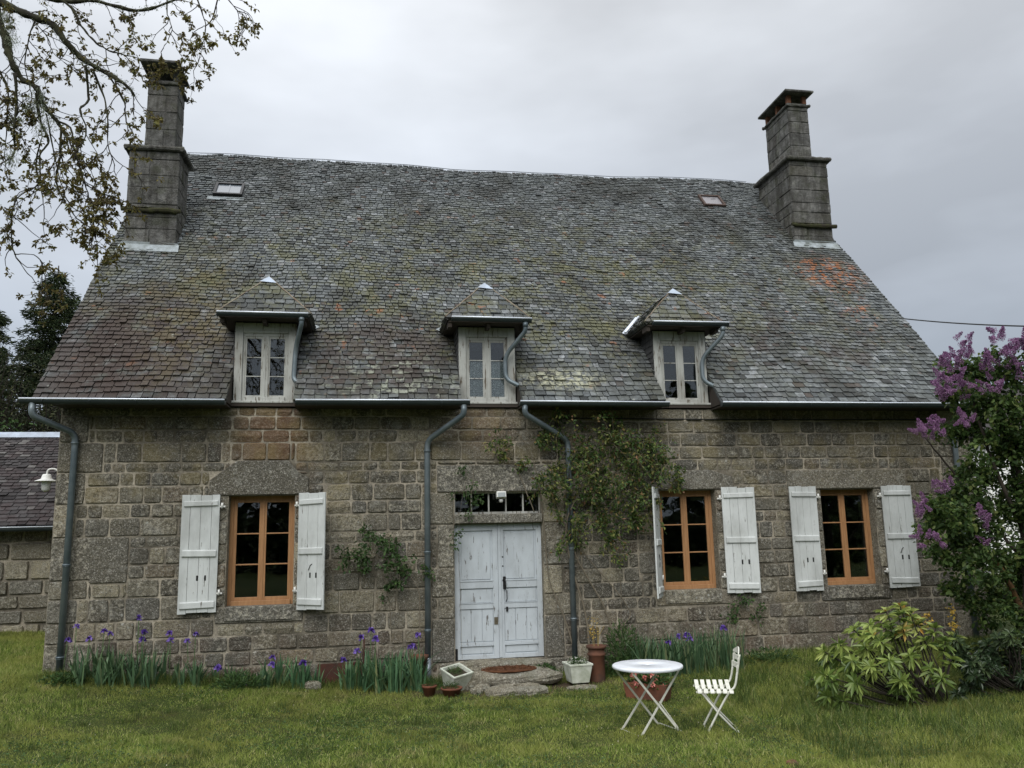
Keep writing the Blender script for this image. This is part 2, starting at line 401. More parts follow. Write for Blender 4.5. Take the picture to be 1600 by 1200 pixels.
M['laurel_leaf'] = m_leaf('dark_shrub_leaves', [(0, (.02, .04, .018)), (.6, (.045, .075, .032)), (1, (.10, .14, .06))], .15, .38, .45, 2, .4)
M['lilac_leaf'] = m_leaf('lilac_leaves', [(0, (.03, .06, .018)), (.5, (.065, .115, .03)), (.85, (.115, .175, .045)), (1, (.2, .23, .07))], .4, .5, .35, 1.5)
M['petal'] = m_leaf('iris_petals', [(0, (.05, .02, .16)), (.6, (.15, .08, .40)), (1, (.36, .26, .68))], .3, .5, 0)
M['lilac_fl'] = m_leaf('lilac_florets', [(0, (.16, .06, .16)), (.5, (.32, .155, .31)), (1, (.55, .36, .53))], .3, .6, .15)
M['pink'] = m_leaf('pink_petals', [(0, (.55, .14, .13)), (.6, (.72, .30, .24)), (1, (.8, .45, .38))], .3, .5, 0)
M['yellow'] = m_leaf('yellow_petals', [(0, (.42, .25, .04)), (1, (.6, .45, .1))], .3, .5, 0)
M['conifer'] = m_leaf('conifer_needles', [(0, (.016, .030, .012)), (.6, (.032, .052, .018)), (1, (.065, .08, .028))], .1, .7, .3, .6)
M['olive_leaf'] = m_leaf('hedge_leaves', [(0, (.018, .024, .010)), (.6, (.034, .042, .016)), (1, (.065, .07, .026))], .15, .7, .4, .8)
M['wood_leaf'] = m_leaf('woodland_leaves', [(0, (.02, .03, .012)), (1, (.05, .07, .02))], .1, .8, .3, .3)
M['weed'] = m_leaf('green_herb', [(0, (.03, .06, .02)), (.6, (.055, .11, .03)), (1, (.10, .17, .05))], .25, .6, .2, 5)
# glass: clear with the mirror of a window pane
t = NT('window_glass')
tr = t.n('ShaderNodeBsdfTransparent'); tr.inputs[0].default_value = (.80, .84, .84, 1)
gl = t.n('ShaderNodeBsdfGlossy'); gl.inputs['Roughness'].default_value = .015
bpn = t.n('ShaderNodeBump'); bpn.inputs['Strength'].default_value = .06; bpn.inputs['Distance'].default_value = .02
t.l(t.noise(3, 2), bpn.inputs['Height']); t.l(bpn.outputs[0], gl.inputs['Normal'])
fr = t.n('ShaderNodeFresnel'); fr.inputs[0].default_value = 1.55
mx = t.n('ShaderNodeMixShader'); t.l(t.math('MULTIPLY', fr.outputs[0], 1.6), mx.inputs[0]); t.l(tr.outputs[0], mx.inputs[1]); t.l(gl.outputs[0], mx.inputs[2])
t.l(mx.outputs[0], t.out.inputs[0]); M['glass'] = t.m
t = NT('lace_curtain')
tr = t.n('ShaderNodeBsdfTransparent'); mx = t.n('ShaderNodeMixShader')
t.b.inputs['Base Color'].default_value = (.88, .89, .9, 1)
t.l(t.mr(t.voro(45, feature='DISTANCE_TO_EDGE'), .03, .14, .95, .35), mx.inputs[0]); t.l(tr.outputs[0], mx.inputs[1]); t.l(t.b.outputs[0], mx.inputs[2])
t.l(mx.outputs[0], t.out.inputs[0]); M['lace'] = t.m
# ground sheet and grass
t = NT('ground')
c = t.mix(t.mr(t.noise(.5, 5), .4, .62), (.030, .046, .012), (.052, .062, .018))
c = t.mix(t.mr(t.noise(5, 5, .7), .5, .7, 0, .6), c, (.045, .034, .018))
c = t.mix(t.spot(2.2, -.8, -.15, 1.7, .55, 2, .4, .3, 5), c, (.07, .052, .035))
M['ground'] = t.fin(c, .95, t.noise(25, 5), .8, .03, spec=.1)
t = NT('grass_blades')
c = t.ramp(t.rnd(), [(0, (.06, .10, .02)), (.3, (.15, .225, .042)), (.62, (.26, .345, .07)), (.86, (.40, .45, .12)), (1, (.60, .55, .28))])
c = t.mix(t.mr(t.noise(.7, 5, .65), .44, .58, 0, .6), c, (.33, .34, .09))
c = t.mix(t.mr(t.noise(3.2, 4, .7), .56, .66, 0, .5), c, (.40, .34, .17))
c = t.mix(t.mr(t.noise(1.3, 4, .65), .5, .68, 0, .5), c, (.05, .08, .018))
t.fin(c, .6, spec=.2)
tr = t.n('ShaderNodeBsdfTranslucent'); t.l(c, tr.inputs[0]); mx = t.n('ShaderNodeMixShader'); mx.inputs[0].default_value = .45
t.l(t.b.outputs[0], mx.inputs[1]); t.l(tr.outputs[0], mx.inputs[2]); t.l(mx.outputs[0], t.out.inputs[0]); M['grass'] = t.m
M['grass_tall'] = m_leaf('tall_grass', [(0, (.045, .075, .018)), (.6, (.09, .135, .03)), (.93, (.15, .19, .05)), (1, (.3, .27, .13))], .3, .6, .3, 1.5)

# ------------------------------------------------------------------ world and sun
w = bpy.data.worlds.new('World'); SC.world = w; w.use_nodes = True; wt = w.node_tree
bg = wt.nodes['Background']; wo = wt.nodes['World Output']
sky = wt.nodes.new('ShaderNodeTexSky'); sky.sky_type = 'NISHITA'; sky.sun_disc = False
SUN_EL, SUN_AZ = rad(40), rad(200.4)
sky.sun_elevation = SUN_EL; sky.sun_rotation = SUN_AZ
wt.links.new(sky.outputs[0], bg.inputs[0]); bg.inputs[1].default_value = .06
tc = wt.nodes.new('ShaderNodeTexCoord')
sep = wt.nodes.new('ShaderNodeSeparateXYZ'); wt.links.new(tc.outputs['Generated'], sep.inputs[0])
mp = wt.nodes.new('ShaderNodeMapping'); mp.inputs['Scale'].default_value = (1.0, 1.0, 2.6); mp.inputs['Location'].default_value = (.35, .2, .1); wt.links.new(tc.outputs['Generated'], mp.inputs[0])
nz = wt.nodes.new('ShaderNodeTexNoise'); nz.inputs['Scale'].default_value = 1.7; nz.inputs['Detail'].default_value = 5; nz.inputs['Roughness'].default_value = .5; wt.links.new(mp.outputs[0], nz.inputs[0])
# overcast: brighter towards the zenith, greyer towards the horizon
gr = wt.nodes.new('ShaderNodeValToRGB'); e = gr.color_ramp.elements
for _ in range(3): e.new(.5)
for i, (p, c) in enumerate([(0, (.30, .345, .40)), (.18, (.38, .425, .49)), (.40, (.57, .61, .67)), (.62, (.76, .785, .82)), (1, (2.3, 2.33, 2.38))]):
    e[i].position = p; e[i].color = c+(1,)
wt.links.new(sep.outputs[2], gr.inputs[0])
cr = wt.nodes.new('ShaderNodeMapRange'); wt.links.new(nz.outputs[0], cr.inputs[0])
for i, q in enumerate((.32, .68, .74, 1.19)): cr.inputs[i+1].default_value = q
# the cloud is thinner and paler towards the left (north-west) side
sidem = wt.nodes.new('ShaderNodeMapRange'); wt.links.new(sep.outputs[0], sidem.inputs[0])
for i, q in enumerate((-.5, .75, 1.03, .90)): sidem.inputs[i+1].default_value = q
mu0 = wt.nodes.new('ShaderNodeMath'); mu0.operation = 'MULTIPLY'; wt.links.new(cr.outputs[0], mu0.inputs[0]); wt.links.new(sidem.outputs[0], mu0.inputs[1])
mu = wt.nodes.new('ShaderNodeVectorMath'); mu.operation = 'SCALE'; wt.links.new(gr.outputs[0], mu.inputs[0]); wt.links.new(mu0.outputs[0], mu.inputs['Scale'])
bg2 = wt.nodes.new('ShaderNodeBackground'); wt.links.new(mu.outputs[0], bg2.inputs[0]); bg2.inputs[1].default_value = 1.0
ms = wt.nodes.new('ShaderNodeMixShader'); ms.inputs[0].default_value = .94
wt.links.new(bg.outputs[0], ms.inputs[1]); wt.links.new(bg2.outputs[0], ms.inputs[2]); wt.links.new(ms.outputs[0], wo.inputs[0])
sl = bpy.data.lights.new('sun', 'SUN'); sl.energy = 1.5; sl.angle = rad(42); sl.color = (1, .98, .95)
so = bpy.data.objects.new('sun', sl); COL.objects.link(so)
# sun behind the camera's left shoulder, high
sd = Vector((-.35*math.cos(SUN_EL), -.94*math.cos(SUN_EL), math.sin(SUN_EL))).normalized()
so.rotation_euler = sd.to_track_quat('Z', 'Y').to_euler()
SC.view_settings.view_transform = 'Standard'; SC.view_settings.look = 'None'; SC.view_settings.exposure = .42; SC.view_settings.gamma = 1
SC.cycles.max_bounces = 6; SC.cycles.transparent_max_bounces = 12
try: SC.cycles.use_denoising = True
except Exception: pass

# ================================================================== ground height
_gx = [-40, -12, -6, -4.5, -3, -1, .9, 3, 5, 7, 10, 14, 40]
_gz = [.6, .45, .36, .22, .10, -.06, -.17, -.14, -.08, -.02, .05, .1, .3]
def gz(x, y):
    x = np.asarray(x, float); y = np.asarray(y, float)
    wall = np.interp(x, _gx, _gz)
    front = -.20+.28*np.clip((-x-1)/5, 0, 1)
    k = np.clip(-y/2.6, 0, 1); k = k*k*(3-2*k)
    z = wall*(1-k)+front*k
    z = z+.55*np.clip((-y-7)/6, 0, 1)**1.5
    z = z+np.clip(y, 0, 60)*.012
    return z+.012*np.sin(x*2.1+y*1.3)+.010*np.sin(x*.9-y*2.7)
def G(x, y): return float(gz(x, y))
xs = np.concatenate([np.linspace(-400, -16, 14), np.linspace(-15, 18, 120), np.linspace(19, 400, 14)])
ys = np.concatenate([np.linspace(-400, -17, 14), np.linspace(-16, 10, 105), np.linspace(12, 400, 14)])
XX, YY = np.meshgrid(xs, ys); ZZ = gz(XX, YY)
V = np.stack([XX, YY, ZZ], -1).reshape(-1, 3); nx, ny = len(xs), len(ys)
ii, jj = np.meshgrid(np.arange(nx-1), np.arange(ny-1)); q = (jj*nx+ii).ravel()
F = np.stack([q, q+1, q+nx+1, q+nx], 1)
tag(mesh_np('ground', V, F, np.full(len(F), .5), M['ground'], smooth=True), kind='structure')

# ================================================================== slates
SL = 1.10; CS = 1/math.sqrt(1+SL*SL); SN = SL*CS
def clip(poly, planes):
    for (a, b, c) in planes:                       # keep a*u+b*v+c>=0
        out = []
        for i in range(len(poly)):
            p, q = poly[i], poly[(i+1) % len(poly)]
            dp, dq = a*p[0]+b*p[1]+c, a*q[0]+b*q[1]+c
            if dp >= 0: out.append(p)
            if (dp >= 0) != (dq >= 0):
                t = dp/(dp-dq); out.append((p[0]+(q[0]-p[0])*t, p[1]+(q[1]-p[1])*t))
        poly = out
        if len(poly) < 3: return []
    return poly
def halfplanes(pts):
    """ccw convex polygon -> half planes"""
    r = []
    for i in range(len(pts)):
        (x0, y0), (x1, y1) = pts[i], pts[(i+1) % len(pts)]
        a, b = -(y1-y0), (x1-x0); L = math.hypot(a, b); r.append((a/L, b/L, -(a*x0+b*y0)/L))
    return r
def slates(mb, O, eu, ev, poly, expo=.12, wid=(.12, .25), thick=.014, holes=None, warp=None, jit=1., rag=0.):
    O, eu, ev = Vector(O), Vector(eu).normalized(), Vector(ev).normalized(); nn = eu.cross(ev).normalized()
    hp = halfplanes(poly); us = [p[0] for p in poly]; vs = [p[1] for p in poly]
    v = min(vs); vmax = max(vs); k = 0
    while v < vmax-.02:
        e = expo(v) if callable(expo) else expo
        u = min(us)-rng.uniform(0, .2); rowr = rng.uniform(-.1, .1)
        while u < max(us):
            scale = e/.12
            w_ = rng.uniform(*wid)*min(1.25, max(.8, scale))
            ivs = [(u, u+w_)]
            if holes:
                for (h0, h1, hv0, hv1) in holes:
                    if hv0-.02 < v+e*.5 < hv1:
                        nv = []
                        for a, b in ivs:
                            if b <= h0 or a >= h1: nv.append((a, b)); continue
                            if a < h0: nv.append((a, h0))
                            if b > h1: nv.append((h1, b))
                        ivs = nv
            for (a, b) in ivs:
                if b-a < .03: continue
                g = .006
                j = lambda s: rng.uniform(-s, s)*jit
                ch = rng.uniform(0, .035) if rng.random() < .45 else 0
                ch2 = rng.uniform(0, .03) if rng.random() < .3 else 0
                lo = v+j(.010); p = []
                if ch: p += [(a+g, lo+ch), (a+g+ch*1.2, lo)]
                else: p += [(a+g, lo)]
                if ch2: p += [(b-g-ch2*1.2, lo+j(.006)), (b-g, lo+ch2)]
                else: p += [(b-g, lo+j(.006))]
                top = v+e*1.5
                p += [(b-g+j(.003), top), (a+g+j(.003), top)]
                hh = hp
                if rag: hh = [(x, y, z+rng.uniform(-rag, rag)) for x, y, z in hp]
                p = clip(p, hh)
                if not p: continue
                tk = thick*rng.uniform(.8, 1.5)*(1+.5*(rng.random() < .06)); tw = j(.005)
                tv = []
                for (pu, pv) in p:
                    h = tk*(1-(pv-lo)/(e*1.5))*1.35+.004+tw*(pu-a)/(b-a)
                    q = O+eu*pu+ev*pv+nn*h
                    if warp: q = q+Vector((0, 0, warp(pu, pv)))
                    tv.append(q)
                n = len(tv); r = min(1, max(0, rng.gauss(.5, .24)+rowr))
                base = [q-nn*(tk*1.6+.006) for q in tv]
                fs = [tuple(range(n))]+[(i+n, (i+1) % n+n, (i+1) % n, i) for i in range(n) if p[i][1] < top-.01 or p[(i+1) % n][1] < top-.01]
                mb.add(tv+base, fs, r)
            u += w_
        v += e; k += 1

# ================================================================== the house
house = thing('stone_house', 'long two chimney granite house with grey slate roof and three small dormers', 'house')
XL, XR = -4.47, 10.50
Y0, ZE = -.5, 4.045
VR = (5.46-Y0)/CS
def roofz(y): return ZE+SL*(y-Y0)
_sx = [-4.7, -2, -1.2, 0, 2.1, 4.9, 6.5, 8.3, 10.6]; _sz = [.0, .02, .03, -.01, -.09, -.07, .0, .07, .0]
def warp(u, v):
    k = min(1, max(0, v/VR))
    return float(np.interp(u, _sx, _sz))*k**1.3*.6+.012*math.sin(u*1.7+v*.8)+.008*math.sin(u*3.1-v*2.3)
DORM = [(-1.59, .475), (1.88, .475), (5.18, .475)]
vd = (.73-Y0)/CS
roof = MB()
def rexpo(v): return .132-.026*min(1, v/2.0)-.012*min(1, v/8)
slates(roof, (0, Y0, ZE), (1, 0, 0), (0, CS, SN), [(-4.70, 0), (10.30, 0), (10.34, 1.5), (10.42, 3.0), (10.42, VR), (-4.70, VR)], rexpo, (.085, .185), .016,
       holes=[(c-h, c+h, -1, vd) for c, h in DORM], warp=warp, rag=.006)
# deck under the slates, open at the dormers, with a back slope
segs = [(-4.68, DORM[0][0]-.475), (DORM[0][0]+.475, DORM[1][0]-.475), (DORM[1][0]+.475, DORM[2][0]-.475), (DORM[2][0]+.475, 10.38)]
def slab(mb, x0, x1, ya, yb, t=.05, off=.02):
    mb.prism([(ya, roofz(ya)-off), (yb, roofz(yb)-off), (yb, roofz(yb)-off-t), (ya, roofz(ya)-off-t)], 0, x0, x1, .1)
for a, b in segs: slab(roof, a, b, Y0+.03, .73)
slab(roof, -4.68, 10.38, .73, 5.40, off=.07)
roof.prism([(5.42, roofz(5.42)-.05), (11.5, roofz(5.42)-.05-SL*6.08), (11.5, roofz(5.42)-.12-SL*6.08), (5.42, roofz(5.42)-.12)], 0, -4.68, 10.38, .4)
roof_o = roof.build('roof', M['slate'], house, recalc=False)
rc = MB()
pts = [(x, 5.46, roofz(5.46)+warp(x, VR)) for x in np.linspace(-4.1, 9.4, 28)]
for i in range(27):
    a, b = Vector(pts[i]), Vector(pts[i+1])
    rc.face([a+Vector((0, -.07, -.055)), b+Vector((0, -.07, -.055)), b+Vector((0, 0, .022)), a+Vector((0, 0, .022))])
    rc.face([a+Vector((0, 0, .035)), b+Vector((0, 0, .035)), b+Vector((0, .12, -.07)), a+Vector((0, .12, -.07))])
rc.build('ridge_capping', M['zinc'], roof_o)
# skylights
def skylight(u0, v0, u1, v1, frame, pane_m, hw):
    c = None
    def rp(u, v):
        r = R3 @ np.array([u-800, v-600, FPX]); t_ = (ZE+SL*(CAM[1]-Y0)-CAM[2])/(r[2]-SL*r[1]); return Vector(CAM+t_*r)
    p = rp((u0+u1)/2, (v0+v1)/2)
    ex, ey = Vector((1, 0, 0)), Vector((0, CS, SN)); ez = ex.cross(ey)
    T = Matrix([[ex[i], ey[i], ez[i], p[i]] for i in range(3)]+[[0, 0, 0, 1]])
    w_, h_ = hw
    f = MB()
    for a in ((-w_, -w_+.05, -h_, h_), (w_-.05, w_, -h_, h_), (-w_+.05, w_-.05, -h_, -h_+.05), (-w_+.05, w_-.05, h_-.05, h_)):
        f.box(a[0], a[1], a[2], a[3], -.03, .10, M=T)
    sk = f.build('skylight', frame, roof_o)
    g = MB(); g.box(-w_+.05, w_-.05, -h_+.05, h_-.05, .06, .07, M=T)
    if pane_m is M['glass_sky']: g.box(-.012, .012, -h_+.05, h_-.05, .071, .08, M=T)
    g.build('pane', pane_m, sk)
    if pane_m is M['glass_sky']:
        z_ = MB(); z_.box(-w_-.1, w_+.05, -h_-.16, -h_-.02, .015, .035, M=T); z_.build('flashing', M['lead'], sk)
M['zinc_cap'] = m_simple('dormer_zinc', (.36, .42, .50), .4, .5, 5, (.24, .27, .31), .2, metal=.25)
M['glass_sky'] = m_simple('skylight_glass', (.10, .12, .14), .25, .2, 3, bs=.02, spec=1.0)
M['zinc_sheet'] = m_simple('skylight_sheet', (.22, .21, .22), .5, .4, 3, metal=.3)
skylight(338, 289, 379, 312, M['iron'], M['glass_sky'], (.29, .27))
skylight(1092, 308, 1130, 328, m_simple('rusty_frame', (.07, .045, .035), .8, .6, 8), M['zinc_sheet'], (.27, .27))

# ---- front wall: granite courses round the openings
OPEN = [(-2.06, -1.09, 1.05, 2.67), (4.69, 5.66, 1.06, 2.66), (7.545, 8.54, 1.04, 2.64), (1.32, 2.72, .12, 2.18), (1.33, 2.71, 2.33, 2.67)]
def sub(rects, h):
    out = []
    for (a, b, c, d) in rects:
        x0, x1, z0, z1 = h
        if b <= x0 or a >= x1 or d <= z0 or c >= z1: out.append((a, b, c, d)); continue
        if a < x0: out.append((a, x0, c, d))
        if b > x1: out.append((x1, b, c, d))
        m0, m1 = max(a, x0), min(b, x1)
        if c < z0: out.append((m0, m1, c, z0))
        if d > z1: out.append((m0, m1, z1, d))
    return out
wall = MB(); stones = MB()
# backing / joints
back = [(XL, XR, -1.0, 4.0)]
for o in OPEN: back = sub(back, o)
for (a, b, c, d) in back: wall.box(a, b, .008, .5, c, d)
front_wall = wall.build('front_wall', M['mortar'], house)
lines_l = [4.02, 3.87, 3.66, 3.47, 3.17, 3.03, 2.83, 2.57, 2.37, 2.10, 1.94, 1.69, 1.49, 1.23, .90, .64, .42, .21, -.02, -.25, -.5]
lines_r = [4.02, 3.80, 3.60, 3.38, 3.17, 2.98, 2.74, 2.52, 2.30, 2.13, 1.86, 1.66, 1.44, 1.22, .98, .80, .57, .30, .04, -.22, -.5]
feat = []   # larger dressed stones: (x0,x1,z0,z1)
# corner quoins
for i, (z0, z1) in enumerate([(-.5, .22), (.22, .62), (.62, .9), (.9, 1.23), (1.23, 1.49), (1.49, 2.1), (2.1, 2.57), (2.57, 3.03), (3.03, 3.47), (3.47, 3.87)]):
    feat.append((XL, XL+(.62 if i in (1, 5, 8) else .40 if i % 2 else .30), z0, z1))
feat.append((-3.95, -3.42, 1.69-.25, 2.10))
for i, (z0, z1) in enumerate([(-.5, .04), (.04, .57), (.57, .98), (.98, 1.44), (1.44, 1.86), (1.86, 2.3), (2.3, 2.74), (2.74, 3.17), (3.17, 3.6), (3.6, 4.02)]):
    feat.append((XR-(.62 if i % 2 else .34), XR, z0, z1))
# window jambs, sills, lintels
JZ = [0, .28, .62, .9, 1.25, 1.62]
for k, (a, b, c, d) in enumerate(OPEN[:3]):
    for i in range(len(JZ)-1):
        z0, z1 = c+JZ[i], c+JZ[i+1]
        if i == len(JZ)-2: z1 = d
        feat.append((a-(.40 if i % 2 else .18), a, z0, z1)); feat.append((b, b+(.18 if i % 2 else .42), z0, z1))
    feat.append((a-.14, b+.16, c-.24, c))
feat.append((-2.34, -.90, 2.67, 2.98)); feat.append((-2.05, -1.1, 2.98, 3.19))
feat.append((4.22, 5.98, 2.66, 2.98)); feat.append((6.95, 9.15, 2.64, 2.98))
# door surround
feat.append((1.06, 2.98, 2.67, 3.10))
for i, (z0, z1) in enumerate([(-.5, .12), (.12, .76), (.76, 1.08), (1.08, 1.52), (1.52, 2.18), (2.18, 2.67)]):
    feat.append((.96 if i in (1, 3) else 1.06 if i % 2 == 0 else .82, 1.32, z0, z1))
    feat.append((2.72, 3.03 if i in (1, 3) else 3.28 if i % 2 == 0 else 3.1, z0, z1))
feat[-12] = feat[-12]
door_transom = (1.32, 2.72, 2.18, 2.33)
def stone(mb, a, b, c, d, pro, gap=.010, bulge=.007, r=None, lone=False):
    a += gap*rng.uniform(.6, 1.4); b -= gap*rng.uniform(.6, 1.4); c += gap*rng.uniform(.6, 1.3); d -= gap*rng.uniform(.6, 1.3)
    if b-a < .03 or d-c < .03: return
    r = rng.random() if r is None else r
    nx_, nz_ = max(2, int((b-a)/.06)), max(2, int((d-c)/.06)); nx_ = min(nx_, 10); nz_ = min(nz_, 8)
    vs = []; base = len(mb.v)
    skx, skz = rng.uniform(-.01, .01), rng.uniform(-.008, .008)
    for j in range(nz_+1):
        for i in range(nx_+1):
            s, t_ = i/nx_, j/nz_
            edge = (i in (0, nx_)) or (j in (0, nz_))
            x = a+(b-a)*s+skx*(t_-.5)*(not lone); z = c+(d-c)*t_+skz*(s-.5)
            if edge: y = .003; x += rng.uniform(-.004, .004); z += rng.uniform(-.004, .004)
            else: y = -pro-rng.uniform(0, .007)-bulge*(4*s*(1-s)*4*t_*(1-t_))
            if edge and (i in (0, nx_)) and (j in (0, nz_)):
                x += (.010 if i == 0 else -.010); z += (.010 if j == 0 else -.010)
            vs.append((x, y, z))
    # pull the first inner ring out to the edge for a crisp arris
    def id_(i, j): return j*(nx_+1)+i
    for j in range(1, nz_):
        for i in range(1, nx_):
            x, y, z = vs[id_(i, j)]
            if nx_ > 2 and i == 1: x = a+.016
            if nx_ > 2 and i == nx_-1: x = b-.016
            if nz_ > 2 and j == 1: z = c+.016
            if nz_ > 2 and j == nz_-1: z = d-.016
            vs[id_(i, j)] = (x, y, z)
    fs = [(id_(i, j), id_(i+1, j), id_(i+1, j+1), id_(i, j+1)) for j in range(nz_) for i in range(nx_)]
    mb.add(vs, fs, r, False)
    # edges back into the joint
    ring = [id_(i, 0) for i in range(nx_+1)]+[id_(nx_, j) for j in range(1, nz_+1)]+[id_(i, nz_) for i in range(nx_-1, -1, -1)]+[id_(0, j) for j in range(nz_-1, 0, -1)]
    n = len(mb.v)
    mb.v += [(vs[k][0], .03, vs[k][2]) for k in ring]
    for k in range(len(ring)):
        mb.f.append((base+ring[k], n+k, n+(k+1) % len(ring), base+ring[(k+1) % len(ring)])); mb.r.append(r); mb.sm.append(False)
def courses(mb, x0, x1, lines, wr=(.2, .54)):
    for i in range(len(lines)-1):
        z1, z0 = lines[i], lines[i+1]; x = x0
        h = z1-z0
        while x < x1-.02:
            w_ = rng.uniform(*wr)*(.8+.8*h)
            if x1-(x+w_) < .15: w_ = x1-x
            rs = [(x, x+w_, z0, z1)]
            for o in OPEN: rs = sub(rs, o)
            for o in feat: rs = sub(rs, o)
            rs = sub(rs, door_transom)
            for (a, b, c, d) in rs:
                if b-a < .045 or d-c < .04: continue
                stone(mb, a, b, c, d, rng.uniform(-.002, .010))
            x += w_
courses(stones, XL, .95, lines_l); courses(stones, .95, 3.0, lines_l); courses(stones, 3.0, XR, lines_r)
stones.build('masonry', M['stone'], front_wall, recalc=False)
spec = feat
for (a, b, c, d) in spec:
    if (a, b) in ((-2.34, -.90), (-2.05, -1.1), (4.22, 5.98), (6.95, 9.15), (1.06, 2.98)): continue
    fs_ = MB(); stone(fs_, a, b, c, d, rng.uniform(.006, .014), gap=.006, bulge=.004, lone=True)
    if fs_.v: fs_.build('dressed_block', M['stone2'], front_wall, recalc=False)
def lintel(poly, name='lintel', y0=-.024, y1=.5):
    mb = MB(); mb.prism(poly, 1, y0, y1, rng.random()*.4+.3); return mb.build(name, M['stone2'], house, bev=.012)
lintel([(-2.34, 2.68), (-.90, 2.68), (-.90, 2.93), (-1.06, 3.02), (-1.2, 3.19), (-1.95, 3.19), (-2.06, 3.12), (-2.34, 2.90)])
lintel([(4.22, 2.672), (5.98, 2.672), (5.96, 2.87), (5.6, 2.985), (4.5, 2.985), (4.22, 2.9)])
lintel([(6.95, 2.652), (9.15, 2.652), (9.15, 2.965), (6.95, 2.965)])
lintel([(1.06, 2.682), (2.98, 2.682), (2.98, 3.095), (1.06, 3.095)])
lintel([(1.325, 2.19), (2.715, 2.19), (2.715, 2.325), (1.325, 2.325)], y0=-.045, y1=.3)
for (a, b, c, d) in OPEN[:3]:
    lintel([(a+.006, c-.2), (b-.006, c-.2), (b-.006, c+.004), (a+.006, c+.004)], 'sill', y0=-.035, y1=.34)
# reveals lining the openings
for (a, b, c, d) in OPEN[:4]:
    rv = MB(); rv.box(a-.03, a+.004, .02, .34, c, d); rv.box(b-.004, b+.03, .02, .34, c, d); rv.box(a+.004, b-.004, .02, .34, d-.004, d+.03)
    rv.build('reveal', M['stone2'], front_wall)
# other walls and a dark interior
ow = MB()
for x0, x1 in ((XL, XL+.45), (XR-.45, XR)):
    ow.prism([(.5, -1), (10.4, -1), (10.4, 4.4), (5.46, roofz(5.46)-.18), (.5, roofz(.5)-.16)], 0, x0, x1)
ow.build('gable_wall', M['stone'], house)
bw = MB(); bw.box(XL+.45, XR-.45, 9.95, 10.4, -1, 4.3); bw.build('back_wall', M['stone'], house)
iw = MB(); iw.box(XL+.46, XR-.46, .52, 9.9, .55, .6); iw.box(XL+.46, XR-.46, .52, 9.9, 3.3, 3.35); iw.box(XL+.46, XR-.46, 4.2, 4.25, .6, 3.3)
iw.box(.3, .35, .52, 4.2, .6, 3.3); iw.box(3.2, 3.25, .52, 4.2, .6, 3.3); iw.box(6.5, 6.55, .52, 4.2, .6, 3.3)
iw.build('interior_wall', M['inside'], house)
# wall plate and soffit under the eaves
wp = MB()
for a, b in ((XL, -2.08), (-1.10, 1.39), (2.37, 4.69), (5.67, XR)):
    wp.box(a, b, -.03, .3, 4.02, 4.16); wp.box(a, b, -.46, -.01, 3.985, 4.012)
wp.box(-2.1, -1.08, -.05, .3, 4.02, 4.10); wp.box(1.37, 2.39, -.05, .3, 4.02, 4.10); wp.box(4.67, 5.69, -.05, .3, 4.02, 4.10)
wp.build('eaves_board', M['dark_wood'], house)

# ---- gutters
def gutter(parent, x0, x1, y, z, r=.062, mat='zinc_dark', name='gutter'):
    mb = MB(); n = 10; prof = [(y-r*math.cos(math.pi*k/n), z-r*math.sin(math.pi*k/n)*1.05) for k in range(n+1)]
    inn = [(y-(r-.006)*math.cos(math.pi*k/n), z-(r-.006)*math.sin(math.pi*k/n)*1.05) for k in range(n, -1, -1)]
    poly = prof+inn; m_ = len(poly); dz = rng.uniform(-.008, .008)
    vs = [(x0, p[0], p[1]) for p in poly]+[(x1, p[0], p[1]+dz) for p in poly]
    fs = [(i, (i+1) % m_, (i+1) % m_+m_, i+m_) for i in range(m_)]
    for e0 in (0, m_):
        for i in range(n): fs.append((e0+i, e0+i+1, e0+m_-2-i, e0+m_-1-i))
    mb.add(vs, fs)
    for xe in (x0, x1):
        mb.add([(xe, p[0], p[1]) for p in prof], [tuple(range(n+1))])
    g = mb.build(name, M[mat], parent)
    bd = MB(); bd.tube([(x0, y-r-.002, z+.008), (x1, y-r-.002, z+.008+dz)], .013, 8); bd.build('gutter_rim', M['zinc_pale'], g) if parent is house else bd.build('gutter_rim', M['zinc_pale'], parent)  # rim coloured pale, so the sky's bright reflection is in its colour
    return g
for a, b in ((-4.82, -2.07), (-1.07, 1.52), (2.30, 4.72), (5.62, 10.42)):
    g = gutter(house, a, b, -.56, 4.025)
    br = MB(); x = a+.3
    while x < b-.1:
        br.tube([(x, -.49, 4.05)]+[(x, -.56-.070*math.cos(math.pi*k/6), 4.025-.072*math.sin(math.pi*k/6)) for k in range(6, -1, -1)], .006, 5); x += .62
    br.build('gutter_bracket', M['zinc_dark'], g)

# ---- downpipes
def smooth_path(pts, n=6):
    pts = [Vector(p) for p in pts]; out = []
    P = [pts[0]]+pts+[pts[-1]]
    for i in range(1, len(P)-2):
        for k in range(n):
            t_ = k/n; a, b, c, d = P[i-1], P[i], P[i+1], P[i+2]
            out.append(.5*((2*b)+(c-a)*t_+(2*a-5*b+4*c-d)*t_*t_+(3*b-a-3*c+d)*t_**3))
    out.append(pts[-1]); return out
def corner_path(pts, r=.12, n=5):
    pts = [Vector(p) for p in pts]; out = [pts[0]]
    for i in range(1, len(pts)-1):
        a, b, c = pts[i-1], pts[i], pts[i+1]
        r1 = min(r, (b-a).length*.45, (c-b).length*.45); p0 = b+(a-b).normalized()*r1; p2 = b+(c-b).normalized()*r1
        for k in range(n+1): t_ = k/n; out.append(p0*(1-t_)**2+b*2*t_*(1-t_)+p2*t_*t_)
    out.append(pts[-1]); return out
